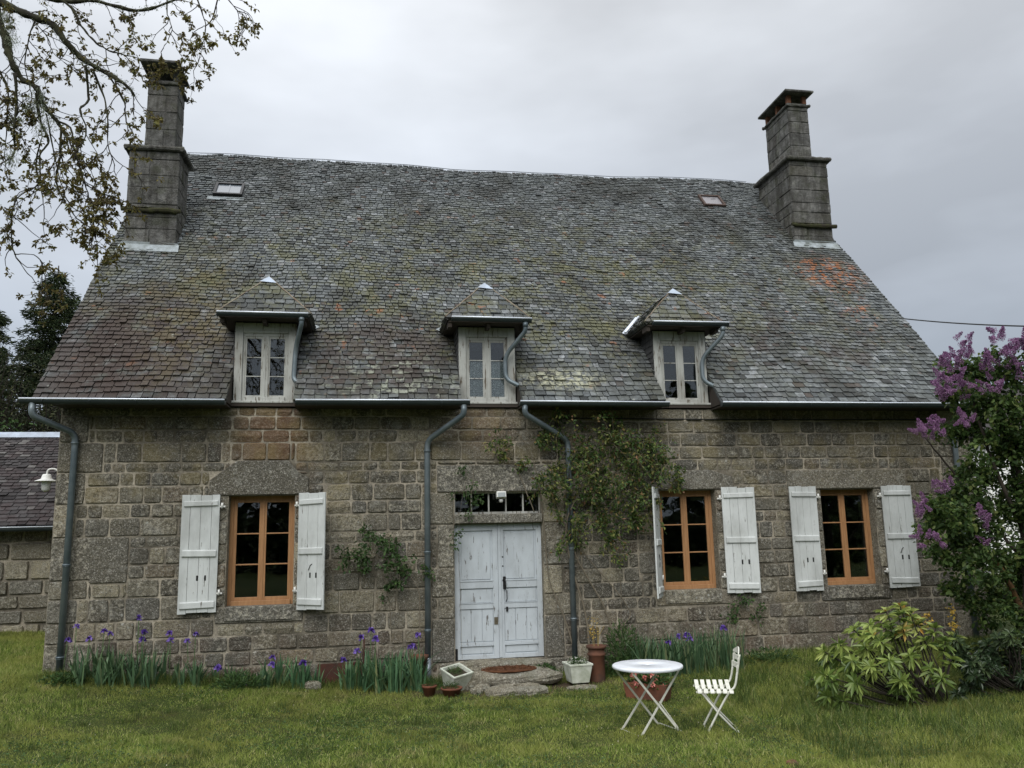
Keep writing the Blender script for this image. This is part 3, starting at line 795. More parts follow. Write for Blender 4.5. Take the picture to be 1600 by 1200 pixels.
def downpipe(pts, collars, mat='pipe', r=.045, foot=None):
    mb = MB(); mb.tube(corner_path(pts), r, 14); d = mb.build('downpipe', M[mat], house)
    for c in collars:
        x = pts[-1][0]; k = MB(); k.tube([(x, pts[-1][1], c-.03), (x, pts[-1][1], c-.012)], r+.004, 14); k.tube([(x, pts[-1][1], c-.012), (x, pts[-1][1], c+.012)], r+.011, 14)
        k.box(x-.012, x+.012, pts[-1][1], .03, c-.008, c+.008); k.build('pipe_collar', M[mat], d)
    if foot:
        k = MB(); k.tube([(pts[-1][0], pts[-1][1], foot[0]), (pts[-1][0], pts[-1][1], foot[1])], r+.004, 14); k.build('pipe_shoe', M['zinc'], d)
downpipe([(-4.66, -.56, 3.98), (-4.66, -.56, 3.80), (-4.22, -.09, 3.60), (-4.22, -.09, G(-4.25, 0)-.05)], [3.46, 1.72, .46])
downpipe([(1.43, -.56, 3.98), (1.43, -.55, 3.83), (.90, -.09, 3.48), (.90, -.09, -.22)], [3.32, 1.77, .62], foot=(-.2, .22))
downpipe([(2.38, -.56, 3.98), (2.38, -.55, 3.84), (3.16, -.09, 3.48), (3.16, -.09, -.2)], [3.3, 1.77, .70])
downpipe([(10.33, -.56, 3.98), (10.33, -.55, 3.8), (10.12, -.09, 3.66), (10.12, -.09, -.1)], [3.5, 1.85, .8])

# ---- ground-floor windows
def window(a, b, c, d, y=.19):
    f = MB(); fw = .055
    f.box(a, a+fw, y, y+.07, c, d); f.box(b-fw, b, y, y+.07, c, d); f.box(a+fw, b-fw, y, y+.07, d-fw*.9, d); f.box(a+fw, b-fw, y-.03, y+.07, c, c+.07)
    wf = f.build('window', M['wood'], house, bev=.006)
    mx_ = (a+b)/2; lo, hi = c+.07, d-fw*.9
    g = MB()
    for (p, q) in ((a+fw, mx_-.003), (mx_+.003, b-fw)):
        s = MB(); sw = .05
        s.box(p, p+sw, y+.012, y+.055, lo, hi); s.box(q-sw, q, y+.012, y+.055, lo, hi)
        s.box(p+sw, q-sw, y+.012, y+.055, hi-sw, hi); s.box(p+sw, q-sw, y+.012, y+.055, lo, lo+sw)
        for k in (1, 2):
            zz = lo+sw+(hi-lo-2*sw)*k/3+(.01 if k == 1 else 0); s.box(p+sw, q-sw, y+.015, y+.045, zz-.010, zz+.010)
        s.build('casement', M['wood'], wf, bev=.004)
        g.box(p+sw, q-sw, y+.032, y+.036, lo+sw, hi-sw)
    s = MB(); s.box(mx_-.022, mx_+.022, y+.0, y+.012, lo, hi); s.build('centre_bead', M['wood'], wf, bev=.005)
    g.build('pane', M['glass'], wf)
    l = MB(); l.box(a-.01, b+.01, y-.04, y+.08, c-.012, c-.001); l.build('sill_strip', m_simple('pale_sill', (.50, .33, .2), .6, .3), wf)
for o in OPEN[:3]: window(*o)

# ---- shutters
def shutter(hx, side, width, ang, seed, z0=.985, z1=2.69, label=None, holes=2, dirt=0):
    """hx hinge X; side -1 opens to the left, +1 to the right; ang from the wall"""
    r_ = random.Random(seed); T = Matrix.Translation((hx, -.035, 0)) @ Matrix.Rotation(-side*rad(ang), 4, 'Z')
    if side < 0: T = T @ Matrix.Scale(-1, 4, (1, 0, 0))
    nb = 3 if width < .52 else 4
    mb = MB(); x = 0
    ws = [r_.uniform(.8, 1.2) for _ in range(nb)]; tot = sum(ws)
    for i, q in enumerate(ws):
        w_ = q/tot*width; mb.box(x+.0018, x+w_-.0018, -.026, 0, z0+r_.uniform(-.006, .014), z1+r_.uniform(-.014, .008), r_.random(), b=.003, M=T); x += w_
    sh = mb.build('shutter', M['shutter'], house)
    if label: sh['label'] = label
    for zc in (z0+.12, z0+(z1-z0)*.50, z1-.13):
        b = MB(); h = .05 if zc > z1-.2 else .062
        sk = r_.uniform(-.006, .006)
        vs = []
        for (xx, yy, zz) in [(p, q_, s_) for p in (.03, width-.03) for q_ in (-.0265, -.052) for s_ in (-h, h*.8)]:
            vs.append(T @ Vector((xx, yy, zc+zz*(1 if yy > -.03 else .72)+sk*(1 if xx > .1 else -1))))
        b.add(vs, [(0, 1, 3, 2), (4, 6, 7, 5), (0, 4, 5, 1), (2, 3, 7, 6), (0, 2, 6, 4), (1, 5, 7, 3)], r_.random()); b.build('batten', M['shutter'], sh, bev=.006)
    for zc in (z0+.28, z1-.17):
        b = MB(); b.tube([T @ Vector((-.03, -.03, zc-.035)), T @ Vector((-.03, -.03, zc+.045))], .016, 8); b.box(-.075, .015, -.026, -.006, zc-.02, zc+.004, M=T); b.build('hinge', M['lampw'], sh)
    if holes:
        b = MB()
        for k in range(2):
            xx = width*(.60 if side > 0 else .42)+(k-.5)*.11; b.box(xx-.013, xx+.013, -.0275, -.0262, z0+.46, z0+.535, M=T)
        b.build('slot', M['iron'], sh)
        b = MB(); xx = width*(.5); b.tube([T @ Vector((xx+.03, -.03, z0+.66)), T @ Vector((xx+.0, -.034, z0+.64)), T @ Vector((xx-.03, -.036, z0+.57))], .005, 6)
        if r_.random() < .6: b.build('latch_hook', M['iron'], sh)
    return sh
shutter(-2.17, -1, .53, 6, 1)
shutter(-1.02, 1, .50, 36, 2)
shutter(4.63, -1, .50, 62, 3)
shutter(5.74, 1, .555, 7, 5)
shutter(7.43, -1, .53, 8, 6)
shutter(8.64, 1, .53, 6, 8)

# ---- the double door
DY = .11
for (a, b, right) in ((1.325, 2.015, False), (2.02, 2.715, True)):
    mb = MB(); mb.box(a, b, DY+.012, DY+.05, .135, 2.175, .3)
    leaf = mb.build('door_leaf', M['door'], house)
    f = MB(); st = .085; z0, z1 = .135, 2.175
    fr_ = [(a, a+st, z0, z1), (b-st, b, z0, z1), (a+st, b-st, z1-.10, z1), (a+st, b-st, 1.19, 1.29), (a+st, b-st, .88, .955), (a+st, b-st, z0, .20), (a+st, b-st, .34, .385)]
    for (p, q, c, d) in fr_: f.box(p, q, DY-.014, DY+.0115, c, d, rng.random())
    f.build('door_frame', M['door'], leaf, bev=.004)
    pn = MB()
    pn.box(a+st+.035, b-st-.035, DY-.002, DY+.0115, 1.325, 2.04, .4); pn.box(a+st+.018, b-st-.018, DY+.002, DY+.0118, .972, 1.172, .6)
    k = (b-a-2*st)/3
    for i in range(3): pn.box(a+st+k*i+.004, a+st+k*(i+1)-.004, DY+.0, DY+.0116, .392, .872, rng.random())
    pn.box(a+st+.02, b-st-.02, DY+.0, DY+.0118, .215, .328, .5)
    pn.build('door_panel', M['door'], leaf, bev=.005)
    ml = MB()
    for (p, q, c, d) in ((a+st, b-st, 1.292, 1.318), (a+st, b-st, .958, .970), (a+st, b-st, .326, .339)):
        ml.box(p, q, DY-.022, DY+.0, c, d)
    ml.build('moulding', M['door'], leaf, bev=.005)
    if right:
        s = MB(); s.box(a-.004, a+.045, DY-.026, DY-.0145, z0+.01, z1); s.build('cover_strip', M['door'], leaf, bev=.006)
        h = MB(); x = a+.09
        h.lathe([(.001, -.03), (.03, -.028), (.032, -.015), (.018, 0)], 12, M=Matrix.Translation((x, DY-.028, 1.30)) @ Matrix.Rotation(rad(90), 4, 'X'))
        h.box(x-.022, x+.022, DY-.024, DY-.0145, 1.17, 1.36)
        h.tube([(x, DY-.03, 1.33), (x+.01, DY-.07, 1.29), (x+.012, DY-.075, 1.22), (x+.004, DY-.045, 1.16)], .010, 8)
        h.build('door_knocker', M['iron'], leaf)
        h = MB(); h.tube([(x+.035, DY-.03, 1.15), (x+.035, DY-.035, 1.02), (x+.02, DY-.03, .98)], .007, 8); h.build('handle', M['iron'], leaf)
        h = MB(); h.box(x+.02, x+.052, DY-.022, DY-.0145, .83, .90); h.build('keyhole_plate', M['iron'], leaf)
        h = MB()
        for zz in (1.66, 1.52): h.tube([(x-.02, DY-.018, zz), (x-.02, DY-.008, zz)], .012, 8)
        h.build('bolt_hole', M['iron'], leaf)
    else:
        h = MB(); h.box(b-.075, b-.015, DY-.022, DY-.0145, .64, .75); h.tube([(b-.045, DY-.03, .70), (b-.045, DY-.014, .70)], .012, 8); h.build('lock', m_simple('brass', (.16, .14, .10), .5, .3, metal=.5), leaf)
        h = MB(); h.box(a-.003, a+.045, DY-.017, DY-.0145, .12, .30); h.build('broken_corner', M['iron'], leaf)
# transom light
tw = MB(); a, b, c, d = OPEN[4]
tw.box(a, b, .09, .14, c, c+.035); tw.box(a, b, .09, .14, d-.02, d)
for k in range(6):
    x = a+(b-a)*k/5; x = min(max(x, a+.009), b-.009); tw.box(x-.011, x+.011, .088, .14, c+.035, d-.02)
tw_o = tw.build('transom_window', M['dormer_wood'], house)
g = MB(); g.box(a+.01, b-.01, .112, .116, c+.03, d-.02); g.build('pane', M['glass'], tw_o)

# ---- dormers
def dormer(i, xc, lace=False, pipe='side', leanx=0):
    h = .46; zb, zt = 4.10, 5.34
    p = MB(); p.box(xc-h, xc-h+.12, -.01, .10, zb+.005, zt, b=.006); p.box(xc+h-.12, xc+h, -.01, .10, zb+.005, zt, b=.006)
    p.box(xc-h+.12, xc+h-.12, -.005, .10, zt-.16, zt, b=.006)
    p.box(xc-h-.02, xc+h+.02, -.06, .12, zb-.03, zb+.004, b=.006)
    d = p.build('dormer', M['dormer_wood'], house)
    f = MB(); a, b, c, e = xc-h+.12, xc+h-.12, zb+.005, zt-.16
    f.box(a, a+.035, .02, .07, c, e); f.box(b-.035, b, .02, .07, c, e); f.box(a+.035, b-.035, .02, .07, e-.05, e); f.box(a+.035, b-.035, -.02, .07, c, c+.06)
    f.box(xc-.045, xc+.045, .015, .07, c+.06, e-.05); f.box(xc-.004, xc+.004, .008, .015, c+.06, e-.05)
    f.build('window_frame', M['dormer_wood'], d, bev=.005)
    gl_ = MB(); bars = MB()
    for (p0, p1) in ((a+.035, xc-.045), (xc+.045, b-.035)):
        s = .022; s_ = MB()
        s_.box(p0, p0+s, .03, .06, c+.06, e-.05); s_.box(p1-s, p1, .03, .06, c+.06, e-.05); s_.box(p0+s, p1-s, .03, .06, e-.05-.035, e-.05); s_.box(p0+s, p1-s, .03, .06, c+.06, c+.095)
        for k in (1, 2): zz = c+.095+(e-.085-c-.095)*k/3; s_.box(p0+s, p1-s, .032, .058, zz-.007, zz+.007)
        s_.build('casement', M['dormer_wood'], d)
        gl_.box(p0+s, p1-s, .043, .046, c+.095, e-.085)
    gl_.build('pane', M['glass'], d)
    if lace:
        l = MB(); zz = c+.095+(e-.085-c-.095)*2/3
        n = 30; vs = []
        for k in range(n+1):
            x = a+.04+(b-a-.08)*k/n; y = .062+.006*math.sin(k*1.9); vs += [(x, y, c+.07), (x, y, zz)]
        l.add(vs, [(2*k, 2*k+2, 2*k+3, 2*k+1) for k in range(n)]); l.build('lace_curtain', M['lace'], d)
    # cheeks clad in slates, following the main roof
    for s in (-1, 1):
        x = xc+s*h
        ck = MB(); ck.prism([(.10, zb), (.10, zt+.06), (.80, zt+.06)], 0, x-.02 if s > 0 else x, x if s > 0 else x+.02)
        if s > 0: slates(ck, (x+.004, .02, zb+.3), (0, 1, 0), (0, 0, 1), [(0, 0), (.05, 0), (.8, 1.0), (0, 1.0)], .10, (.12, .2), .01)
        else: slates(ck, (x-.004, .82, zb+.3), (0, -1, 0), (0, 0, 1), [(.75, 0), (.8, 0), (.8, 1.0), (0, 1.0)], .10, (.12, .2), .01)
        ck.build('cheek', M['slate_dk'], d, recalc=False)
        k = MB(); k.prism([(Y0+.05, ZE-.02), (-.012, ZE-.02), (-.012, roofz(-.012)-.03), (Y0+.05, roofz(Y0+.05)-.03)], 0, x+(.016 if s > 0 else -.045), x+(.045 if s > 0 else -.016)); k.build('side_board', M['dark_wood'], d)
    # roof: hip in front, two slopes, ridge running back into the main roof
    ze, za, ye, ya, hw = 5.41, 6.12, -.30, .18, .70
    yb = (za-ZE)/SL+Y0; ys_ = (ze-ZE)/SL+Y0
    r = MB()
    A = Vector((xc-hw, ye, ze)); B = Vector((xc+hw, ye, ze)); P_ = Vector((xc, ya, za)); Q = Vector((xc, yb+.06, za)); C_ = Vector((xc-hw, ys_+.05, ze)); D_ = Vector((xc+hw, ys_+.05, ze))
    def face_sl(O_, E1, pts_, **k):
        eu = (E1-O_).normalized(); nn = eu.cross(pts_[2]-O_).normalized(); ev = nn.cross(eu)
        poly = [((q_-O_).dot(eu), (q_-O_).dot(ev)) for q_ in pts_]; slates(r, O_, eu, ev, poly, .112, (.12, .23), .014)
        und = [q_-nn*.012 for q_ in pts_]; un2 = [q_-nn*.05 for q_ in pts_]
        n = len(und); r.add(und+un2, [tuple(range(n)), tuple(range(2*n-1, n-1, -1))]+[(i_, i_+n, (i_+1) % n+n, (i_+1) % n) for i_ in range(n)], .1)
    face_sl(A, B, [A, B, P_]); face_sl(C_, A, [C_, A, P_, Q]); face_sl(B, D_, [B, D_, Q, P_])
    dr = r.build('dormer_roof', M['slate'], d, recalc=False)
    hp_ = MB(); up = Vector((0, 0, .022))
    for k, (s0, e0) in enumerate(((A, P_), (B, P_))):
        N_ = 9
        hp_.tube([s0.lerp(e0, j/N_)+up+Vector((rng.uniform(-.006, .006), 0, rng.uniform(-.006, .004))) for j in range(N_+1)], [.009+.007*rng.random() for _ in range(N_+1)], 6)
    hp_.build('hip_mortar', m_simple('hip_mortar', (.24, .215, .16), .95, 1, 8, (.13, .085, .06)), d)
    rd = MB()
    for s in (-1, 1):
        nv_ = Vector((s*(za-ze), 0, hw)).normalized()*.018
        t0 = P_+Vector((0, -.03, 0)); t1 = Q
        dn = Vector((s*hw, 0, -(za-ze))).normalized()*(.13)
        rd.face([t0+up, t1+up, t1+dn+nv_, t0+dn+nv_+Vector((0, -.04, 0))])
    fr0 = P_+up+Vector((0, -.03, .004)); k = (P_-(A+B)/2).normalized()
    rd.face([fr0, fr0-k*.13+Vector((-.13, -.012, .0)), fr0-k*.16+Vector((.13, -.012, .0))])
    rd.build('zinc_cap', M['zinc_cap'], d)
    # valley flashing on the left side, where the slope meets the main roof
    vf = MB()
    for s in (-1, 1):
        a0 = Vector((xc+s*hw*1.0, ys_-.02, ze+.03)); a1 = Vector((xc+s*hw*(.42 if i == 2 and s < 0 else .80), ys_+(.40 if i == 2 and s < 0 else .12), ze+(.44 if i == 2 and s < 0 else .13)))
        o_ = Vector((s*.07, -.01, .03)); vf.face([a0+o_, a0-o_*.3, a1-o_*.3, a1+o_])
        if i == 2 and s < 0:
            vf.tube([a0+Vector((-.02, -.03, .03)), a1+Vector((-.02, -.03, .03))], .022, 6)
    vf.build('valley_flashing', M['lead'] if i < 2 else M['zinc_pale'], d)
    sf = MB(); sf.box(xc-hw+.05, xc+hw-.05, ye+.04, -.012, ze-.055, ze-.03)
    for q_ in (-.62, 0, .58): sf.box(xc+q_-.03, xc+q_+.03, ye+.06, -.015, ze-.13, ze-.056)
    sf.box(xc-hw+.05, xc-h-.001, -.011, .70, ze-.055, ze-.03); sf.box(xc+h+.001, xc+hw-.05, -.011, .70, ze-.055, ze-.03)
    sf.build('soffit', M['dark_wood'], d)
    gx0, gx1 = {0: (-2.27, -.93), 1: (1.27, 2.56), 2: (4.60, 5.92)}[i]
    gutter(d, gx0, gx1, ye-.055, ze-.01, .05)
    pp = MB(); x = gx1-.10; zz = ze-.06
    if i == 0: path = [(x, ye-.055, zz), (x, ye-.055, zz-.10), (x-.10, -.10, zz-.42), (x-.12, -.10, zz-.92), (x-.02, -.16, zz-1.0)]
    else: path = [(x, ye-.055, zz), (x, ye-.05, zz-.14), (x-.30, -.10, zz-.50), (x-.30, -.10, zz-.88), (x-.10, -.18, zz-1.0)]
    pp.tube(corner_path(path, .14), .036, 12, cap=False); pp.tube(corner_path(path, .14)[:2], .042, 12)
    pp.build('dormer_downpipe', M['pipe'], d)
    return d
dormer(0, DORM[0][0]); dormer(1, DORM[1][0], lace=True); dormer(2, DORM[2][0])
# rooms behind the dormers
rb = MB()
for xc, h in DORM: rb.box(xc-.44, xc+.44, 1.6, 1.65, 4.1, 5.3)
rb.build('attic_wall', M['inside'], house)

# ---- chimneys
def chimney(x0, x1, y0, y1, zc, ux0, ux1, uy0, uy1, zu, capr, zcap, lower, orange):
    def blocks(mb, a, b, c, d, z0, z1, hs=(.22, .34)):
        mb.box(a+.012, b-.012, c+.012, d-.012, z0, z1, .2)
        z = z0
        while z < z1-.02:
            hh = min(rng.uniform(*hs), z1-z)
            if z1-(z+hh) < .1: hh = z1-z
            for (p0, p1, fixed, ax) in ((a, b, c, 'f'), (a, b, d, 'b'), (c, d, a, 'l'), (c, d, b, 'r')):
                x = p0
                while x < p1-.01:
                    w_ = rng.uniform(.28, .6)
                    if p1-(x+w_) < .2: w_ = p1-x
                    t_ = rng.uniform(-.004, .008); r_ = rng.random()
                    if ax == 'f': mb.box(x+.003, x+w_-.003, fixed-t_, fixed+.05, z+.003, z+hh-.003, r_, b=.014, jit=.004)
                    elif ax == 'b': mb.box(x+.005, x+w_-.005, fixed-.05, fixed+t_, z+.005, z+hh-.005, r_, b=.022, jit=.005)
                    elif ax == 'l': mb.box(fixed-t_, fixed+.045, x+.055 if x == p0 else x+.003, x+w_-(.055 if x+w_ >= p1-.01 else .003), z+.003, z+hh-.003, r_, b=.014, jit=.004)
                    else: mb.box(fixed-.045, fixed+t_, x+.055 if x == p0 else x+.003, x+w_-(.055 if x+w_ >= p1-.01 else .003), z+.003, z+hh-.003, r_, b=.014, jit=.004)
                    x += w_
            z += hh
    mb = MB(); zb = roofz(y0)-.3
    blocks(mb, x0, x1, y0, y1, zb, zc); blocks(mb, ux0, ux1, uy0, uy1, zc+.09, zu, (.26, .36))
    ch = mb.build('chimney', M['stone_ch'], house, recalc=False)
    def ledge(a, b, c, d, z, t_=.085, o=.075, name='cornice', mat='stone_ch'):
        k = MB(); n = 12
        for (p, q) in (((a-o, c-o), (b+o, c-o)), ((a-o, d+o), (b+o, d+o))):
            k.tube([(p[0]+(q[0]-p[0])*i/n+rng.uniform(-.006, .006), p[1]+(.03 if p[1] < c else -.03), z+t_/2+rng.uniform(-.008, .008)) for i in range(n+1)], [t_*.55+rng.uniform(-.006, .008) for _ in range(n+1)], 8, smooth=False)
        for x in (a-o, b+o):
            k.tube([(x+(.03 if x < a else -.03), c-o+(d-c+2*o)*i/n, z+t_/2+rng.uniform(-.008, .008)) for i in range(n+1)], [t_*.55+rng.uniform(-.006, .008) for _ in range(n+1)], 8, smooth=False)
        k.box(a-o+.02, b+o-.02, c-o+.02, d+o-.02, z-.004, z+t_-.004, .3)
        return k.build(name, M[mat], ch, recalc=False)
    ledge(x0, x1, y0, y1, zc)
    ledge(ux0, ux1, uy0, uy1, zu, .05, .05)
    # mossy drip ledge low on the front
    k = MB(); n = 10
    k.tube([(x0-.07+(x1-x0+.14)*i/n, y0-.035, lower+rng.uniform(-.012, .012)) for i in range(n+1)], [.042+rng.uniform(-.008, .014) for _ in range(n+1)], 8, smooth=False)
    k.build('drip_ledge', M['moss'], ch)
    m2 = MB()
    for _ in range(70):
        x = rng.uniform(x0-.07, x0+(x1-x0)*.6); s = rng.uniform(.012, .03); m2.lathe([(.001, -s*.5), (s, 0), (s*.7, s*.5), (.001, s*.8)], 6, c=(x, y0-.035+rng.uniform(-.03, .02), lower+.035), smooth=False)
    m2.build('moss_tuft', M['moss'], ch)
    # flue cap on short brick pillars
    a, b, c, d = capr
    k = MB(); k.box(ux0+.02, ux1-.02, uy0+.02, uy1-.02, zu+.045, zu+.10, .3)
    k.build('flue_top', M['stone_ch'], ch)
    pz = m_simple('brick_pillar', (.20, .09, .05), .9, .5, 8) if orange else M['stone_ch']
    for (px, py) in ((ux0+.06, uy0+.06), (ux1-.06, uy0+.06), (ux0+.06, (uy0+uy1)/2), (ux0+.06, uy1-.06), (ux1-.06, uy1-.06)):
        q = MB(); q.box(px-.045, px+.045, py-.045, py+.045, zu+.101, zcap, .3, jit=.003)
        q.build('cap_pillar', pz, ch)
    k = MB(); k.box(a, b, c, d, zcap+.001, zcap+.055, .35, b=.01); k.build('cap_slab', M['stone_ch'], ch)
    k = MB(); fz = roofz(y0)
    k.face([(x0-.10, y0-.13, roofz(y0-.13)+.045), (x1+.08, y0-.13, roofz(y0-.13)+.040), (x1+.06, y0-.004, fz+.07), (x0-.06, y0-.004, fz+.075)])
    k.face([(x0-.06, y0-.005, fz+.075), (x1+.06, y0-.005, fz+.07), (x1+.02, y0-.010, fz+.10), (x0-.02, y0-.010, fz+.12)])
    k.build('flashing', M['lead'], ch)
    # little lead soakers stepping up the inner side
    sx = x1+.03 if x0 < 0 else x0-.03; y = y0+.1
    while y < min(y1, 5.3):
        k = MB(); k.box(sx-.03, sx+.03, y, y+.07, roofz(y)+.02, roofz(y)+.05, jit=.006); k.build('soaker', M['lead'], ch); y += rng.uniform(.1, .2)
    return ch
chimney(-4.48, -3.57, 2.50, 3.28, 9.26, -4.22, -3.66, 2.50, 3.08, 10.62, (-4.32, -3.60, 2.22, 3.12), 10.93, 8.07, False)
chimney(9.36, 10.30, 3.28, 4.80, 10.22, 9.46, 9.96, 3.30, 4.42, 11.56, (9.33, 10.04, 3.12, 4.50), 11.84, 8.66, True)

# ================================================================== outbuilding on the left
ob = thing('outbuilding', 'low granite outbuilding with dark purple slate roof left of the big house', 'outbuilding', (-5.5, 4, .4))
OX, OY, OZ = ob.location
_mbb = MB.build
def rel(mb, o):
    mb.v = [(x-o[0], y-o[1], z-o[2]) for x, y, z in mb.v]; return mb
w_ = MB(); w_.box(-13, -4.5, 4.02, 4.4, -.5, 2.32); w_.prism([(4.4, -.5), (8.9, -.5), (8.9, 2.3), (6.6, 4.2), (4.4, 2.3)], 0, -13, -12.7)
ow_o = rel(w_, ob.location).build('wall', M['mortar'], ob)
st_ = MB()
_of = feat; feat = [(-9.0, -8.1, .3, 2.3), (-7.6, -6.5, 1.0, 1.45), (-6.9, -6.2, .55, 1.0)]
z = -.1
while z < 2.3:
    h = rng.uniform(.2, .42); x = -12.9
    while x < -4.5:
        w0 = rng.uniform(.25, .8)
        for (a, b, c, d) in sub([(x, x+w0, z, min(z+h, 2.3))], (-7.86, -7.06, .2, 2.15)): stone(st_, a, b, c, d, rng.uniform(0, .02), .02, .02)
        x += w0
    z += h
feat = _of
st_.v = [(x, y+4.0, z) for x, y, z in st_.v]
rel(st_, ob.location).build('masonry', M['stone_out'], ow_o, recalc=False)
dr_ = MB(); dr_.box(-7.84, -7.08, 3.99, 4.019, .2, 2.14)
for k in range(1, 5): dr_.box(-7.84+.15*k, -7.835+.15*k+.002, 3.985, 3.99, .2, 2.1)
dr_o = rel(dr_, ob.location).build('door', M['door'], ob)
h_ = MB(); h_.tube([(-7.13, 3.97, 1.0), (-7.13, 3.95, 1.0), (-7.2, 3.95, .99)], .012, 6); rel(h_, ob.location).build('handle', M['iron'], dr_o)
r_ = MB(); osl = (4.33-2.33)/(6.5-3.65); ocs = 1/math.sqrt(1+osl*osl); osn = osl*ocs; oV = (6.5-3.65)/ocs
slates(r_, (-13, 3.65, 2.33), (1, 0, 0), (0, ocs, osn), [(0, 0), (8.5, 0), (8.5, oV), (0, oV)], lambda v: .13-.03*v/oV, (.12, .22), .014)
r_.prism([(3.68, 2.31), (6.5, 4.30), (9.3, 2.31), (9.3, 2.25), (6.5, 4.24), (3.68, 2.25)], 0, -13, -4.5, .1)
ro_ = rel(r_, ob.location).build('roof', M['slate2'], ob, recalc=False)
k = MB(); k.prism([(6.36, 4.27), (6.5, 4.40), (6.64, 4.27), (6.5, 4.34)], 0, -13, -4.5); rel(k, ob.location).build('ridge_capping', M['zinc_cap'], ro_)
k = MB(); k.tube([(-13, 3.60, 2.28), (-4.6, 3.60, 2.28)], .05, 10); gq = rel(k, ob.location).build('gutter', M['zinc_dark'], ob)
k = MB(); k.tube([(-13, 3.55, 2.31), (-4.6, 3.55, 2.31)], .009, 6); rel(k, ob.location).build('gutter_rim', M['zinc_pale'], gq)

# white rendered building beyond the lilac
wb = thing('white_building', 'white rendered building glimpsed behind the lilac at the far right', 'building', (20.6, 12, .2))
k = MB(); k.box(0, 9, 0, 8, -.3, 4.7); k.build('wall', M['render'], wb)
k = MB(); k.prism([(-.5, 4.5), (-.5, 4.62), (4, 7.2), (8.5, 4.62), (8.5, 4.5)], 0, -.3, 9.3); k.build('roof', M['slate2'], wb)
k = MB(); k.box(1.6, 2.6, -.02, 0, 1.2, 2.6); k.build('window', M['iron'], wb)
k = MB(); k.tube([(.12, -.08, -.1), (.12, -.08, 4.5)], .05, 8); k.build('downpipe', M['lampw'], wb)

# ================================================================== wall lamp, floodlight, cables
wl = thing('wall_lamp', 'white gooseneck lamp on the left corner of the granite house', 'lamp', (-4.47, .12, 3.0))
k = MB(); k.tube(smooth_path([(0, 0, .05), (-.07, 0, .10), (-.15, -.01, .09), (-.17, -.01, .02)], 5), .013, 8); k.build('arm', M['lampw'], wl)
k = MB(); k.lathe([(.001, .05), (.05, .045), (.065, .01), (.07, -.02), (.155, -.055), (.155, -.062), (.06, -.04)], 20, c=(-.17, -.01, -.02)); k.build('lamp_shade', M['lampw'], wl)
k = MB(); k.lathe([(.055, -.05), (.062, -.10), (.058, -.18), (.03, -.205), (.001, -.21)], 16, c=(-.17, -.01, -.02)); k.build('lamp_glass', M['lampg'], wl)
fl = thing('floodlight', 'small white floodlight with sensor fixed above the double door', 'lamp', (2.06, .02, 2.6))
k = MB(); k.box(-.075, .075, -.13, -.03, -.05, .05, M=Matrix.Rotation(rad(-15), 4, 'X')); k.build('housing', M['lampw'], fl, bev=.008)
k = MB(); k.box(-.06, .06, -.136, -.131, -.045, .025, M=Matrix.Rotation(rad(-15), 4, 'X')); k.build('glass', m_simple('lamp_face', (.35, .38, .38), .1, .2), fl)
k = MB(); k.lathe([(.001, -.1), (.03, -.09), (.035, -.06), (.03, -.045)], 12, c=(0, -.07, 0)); k.build('sensor', M['lampg'], fl)
k = MB(); k.tube([(0, .06, .04), (0, -.05, .03)], .014, 6); k.build('bracket', M['lampw'], fl)
def hang(a, b, sag, n=24):
    a, b = Vector(a), Vector(b); return [a.lerp(b, i/n)-Vector((0, 0, sag*4*(i/n)*(1-i/n))) for i in range(n+1)]
k = MB(); k.tube(hang(at(1380, 494, 7), at(1760, 510, -1), .10), .016, 6); pl = k.build('power_line', M['cable'])
tag(pl, 'black overhead cable running from behind the roof over the lilac', 'cable')
k = MB(); k.tube([(3.02, -.045, 3.05), (3.0, -.045, 3.75), (3.06, -.045, 3.84)]+hang((3.1, -.045, 3.845), (9.9, -.045, 3.83), .012, 16), .010, 6); wc = k.build('wall_cable', M['cable'])
tag(wc, 'black cable clipped along the top of the granite wall under the eaves', 'cable')
k = MB(); k.tube(hang((3.14, -.18, 3.0), (3.13, -.18, 1.9), 0, 10), .010, 6); k2 = k.build('hanging_cable', M['cable']); tag(k2, 'black cable hanging straight down through the climbing rose', 'cable')

# ================================================================== steps, mat
def rock(mb, cx, cy, cz, sx, sy, sz, seed, flat=.0, n=34, m_=14, sq=3.6, r=.5):
    r0 = random.Random(seed); ph = [r0.uniform(0, 6.28) for _ in range(8)]
    vs = []; fs = []
    for j in range(m_+1):
        b = -math.pi/2+math.pi*j/m_
        for i in range(n):
            a = 2*math.pi*i/n
            ca, sa, cb, sb = math.cos(a), math.sin(a), math.cos(b), math.sin(b)
            q = (abs(ca)**sq+abs(sa)**sq)**(-1/sq); qz = (abs(cb)**sq+abs(sb)**sq)**(-1/sq)
            e = 1+.05*math.sin(3*a+ph[0])+.035*math.sin(5*a+ph[1]+b)+.03*math.sin(9*a+ph[2]+2*b)+.02*r0.uniform(-1, 1)
            vs.append((cx+sx*q*ca*cb*qz*e, cy+sy*q*sa*cb*qz*e, cz+sz*sb*qz*(1+.10*math.sin(2.3*a+ph[3])+.05*math.sin(4*a+ph[4]))))
    for j in range(m_):
        for i in range(n): fs.append((j*n+i, j*n+(i+1) % n, (j+1)*n+(i+1) % n, (j+1)*n+i))
    a_ = min(sx, sy, sz)*.07; vs = [(x+r0.uniform(-a_, a_), y+r0.uniform(-a_, a_), z+r0.uniform(-a_, a_)) for x, y, z in vs]
    mb.add(vs, fs, r, False)
def stone_thing(name, label, cat, args, mat='stone_step', group=None):
    mb = MB(); x, y, z = args[:3]; rock(mb, 0, 0, 0, *args[3:]); o = mb.build(name, M[mat]); o.location = (x, y, z); tag(o, label, cat, group); return o
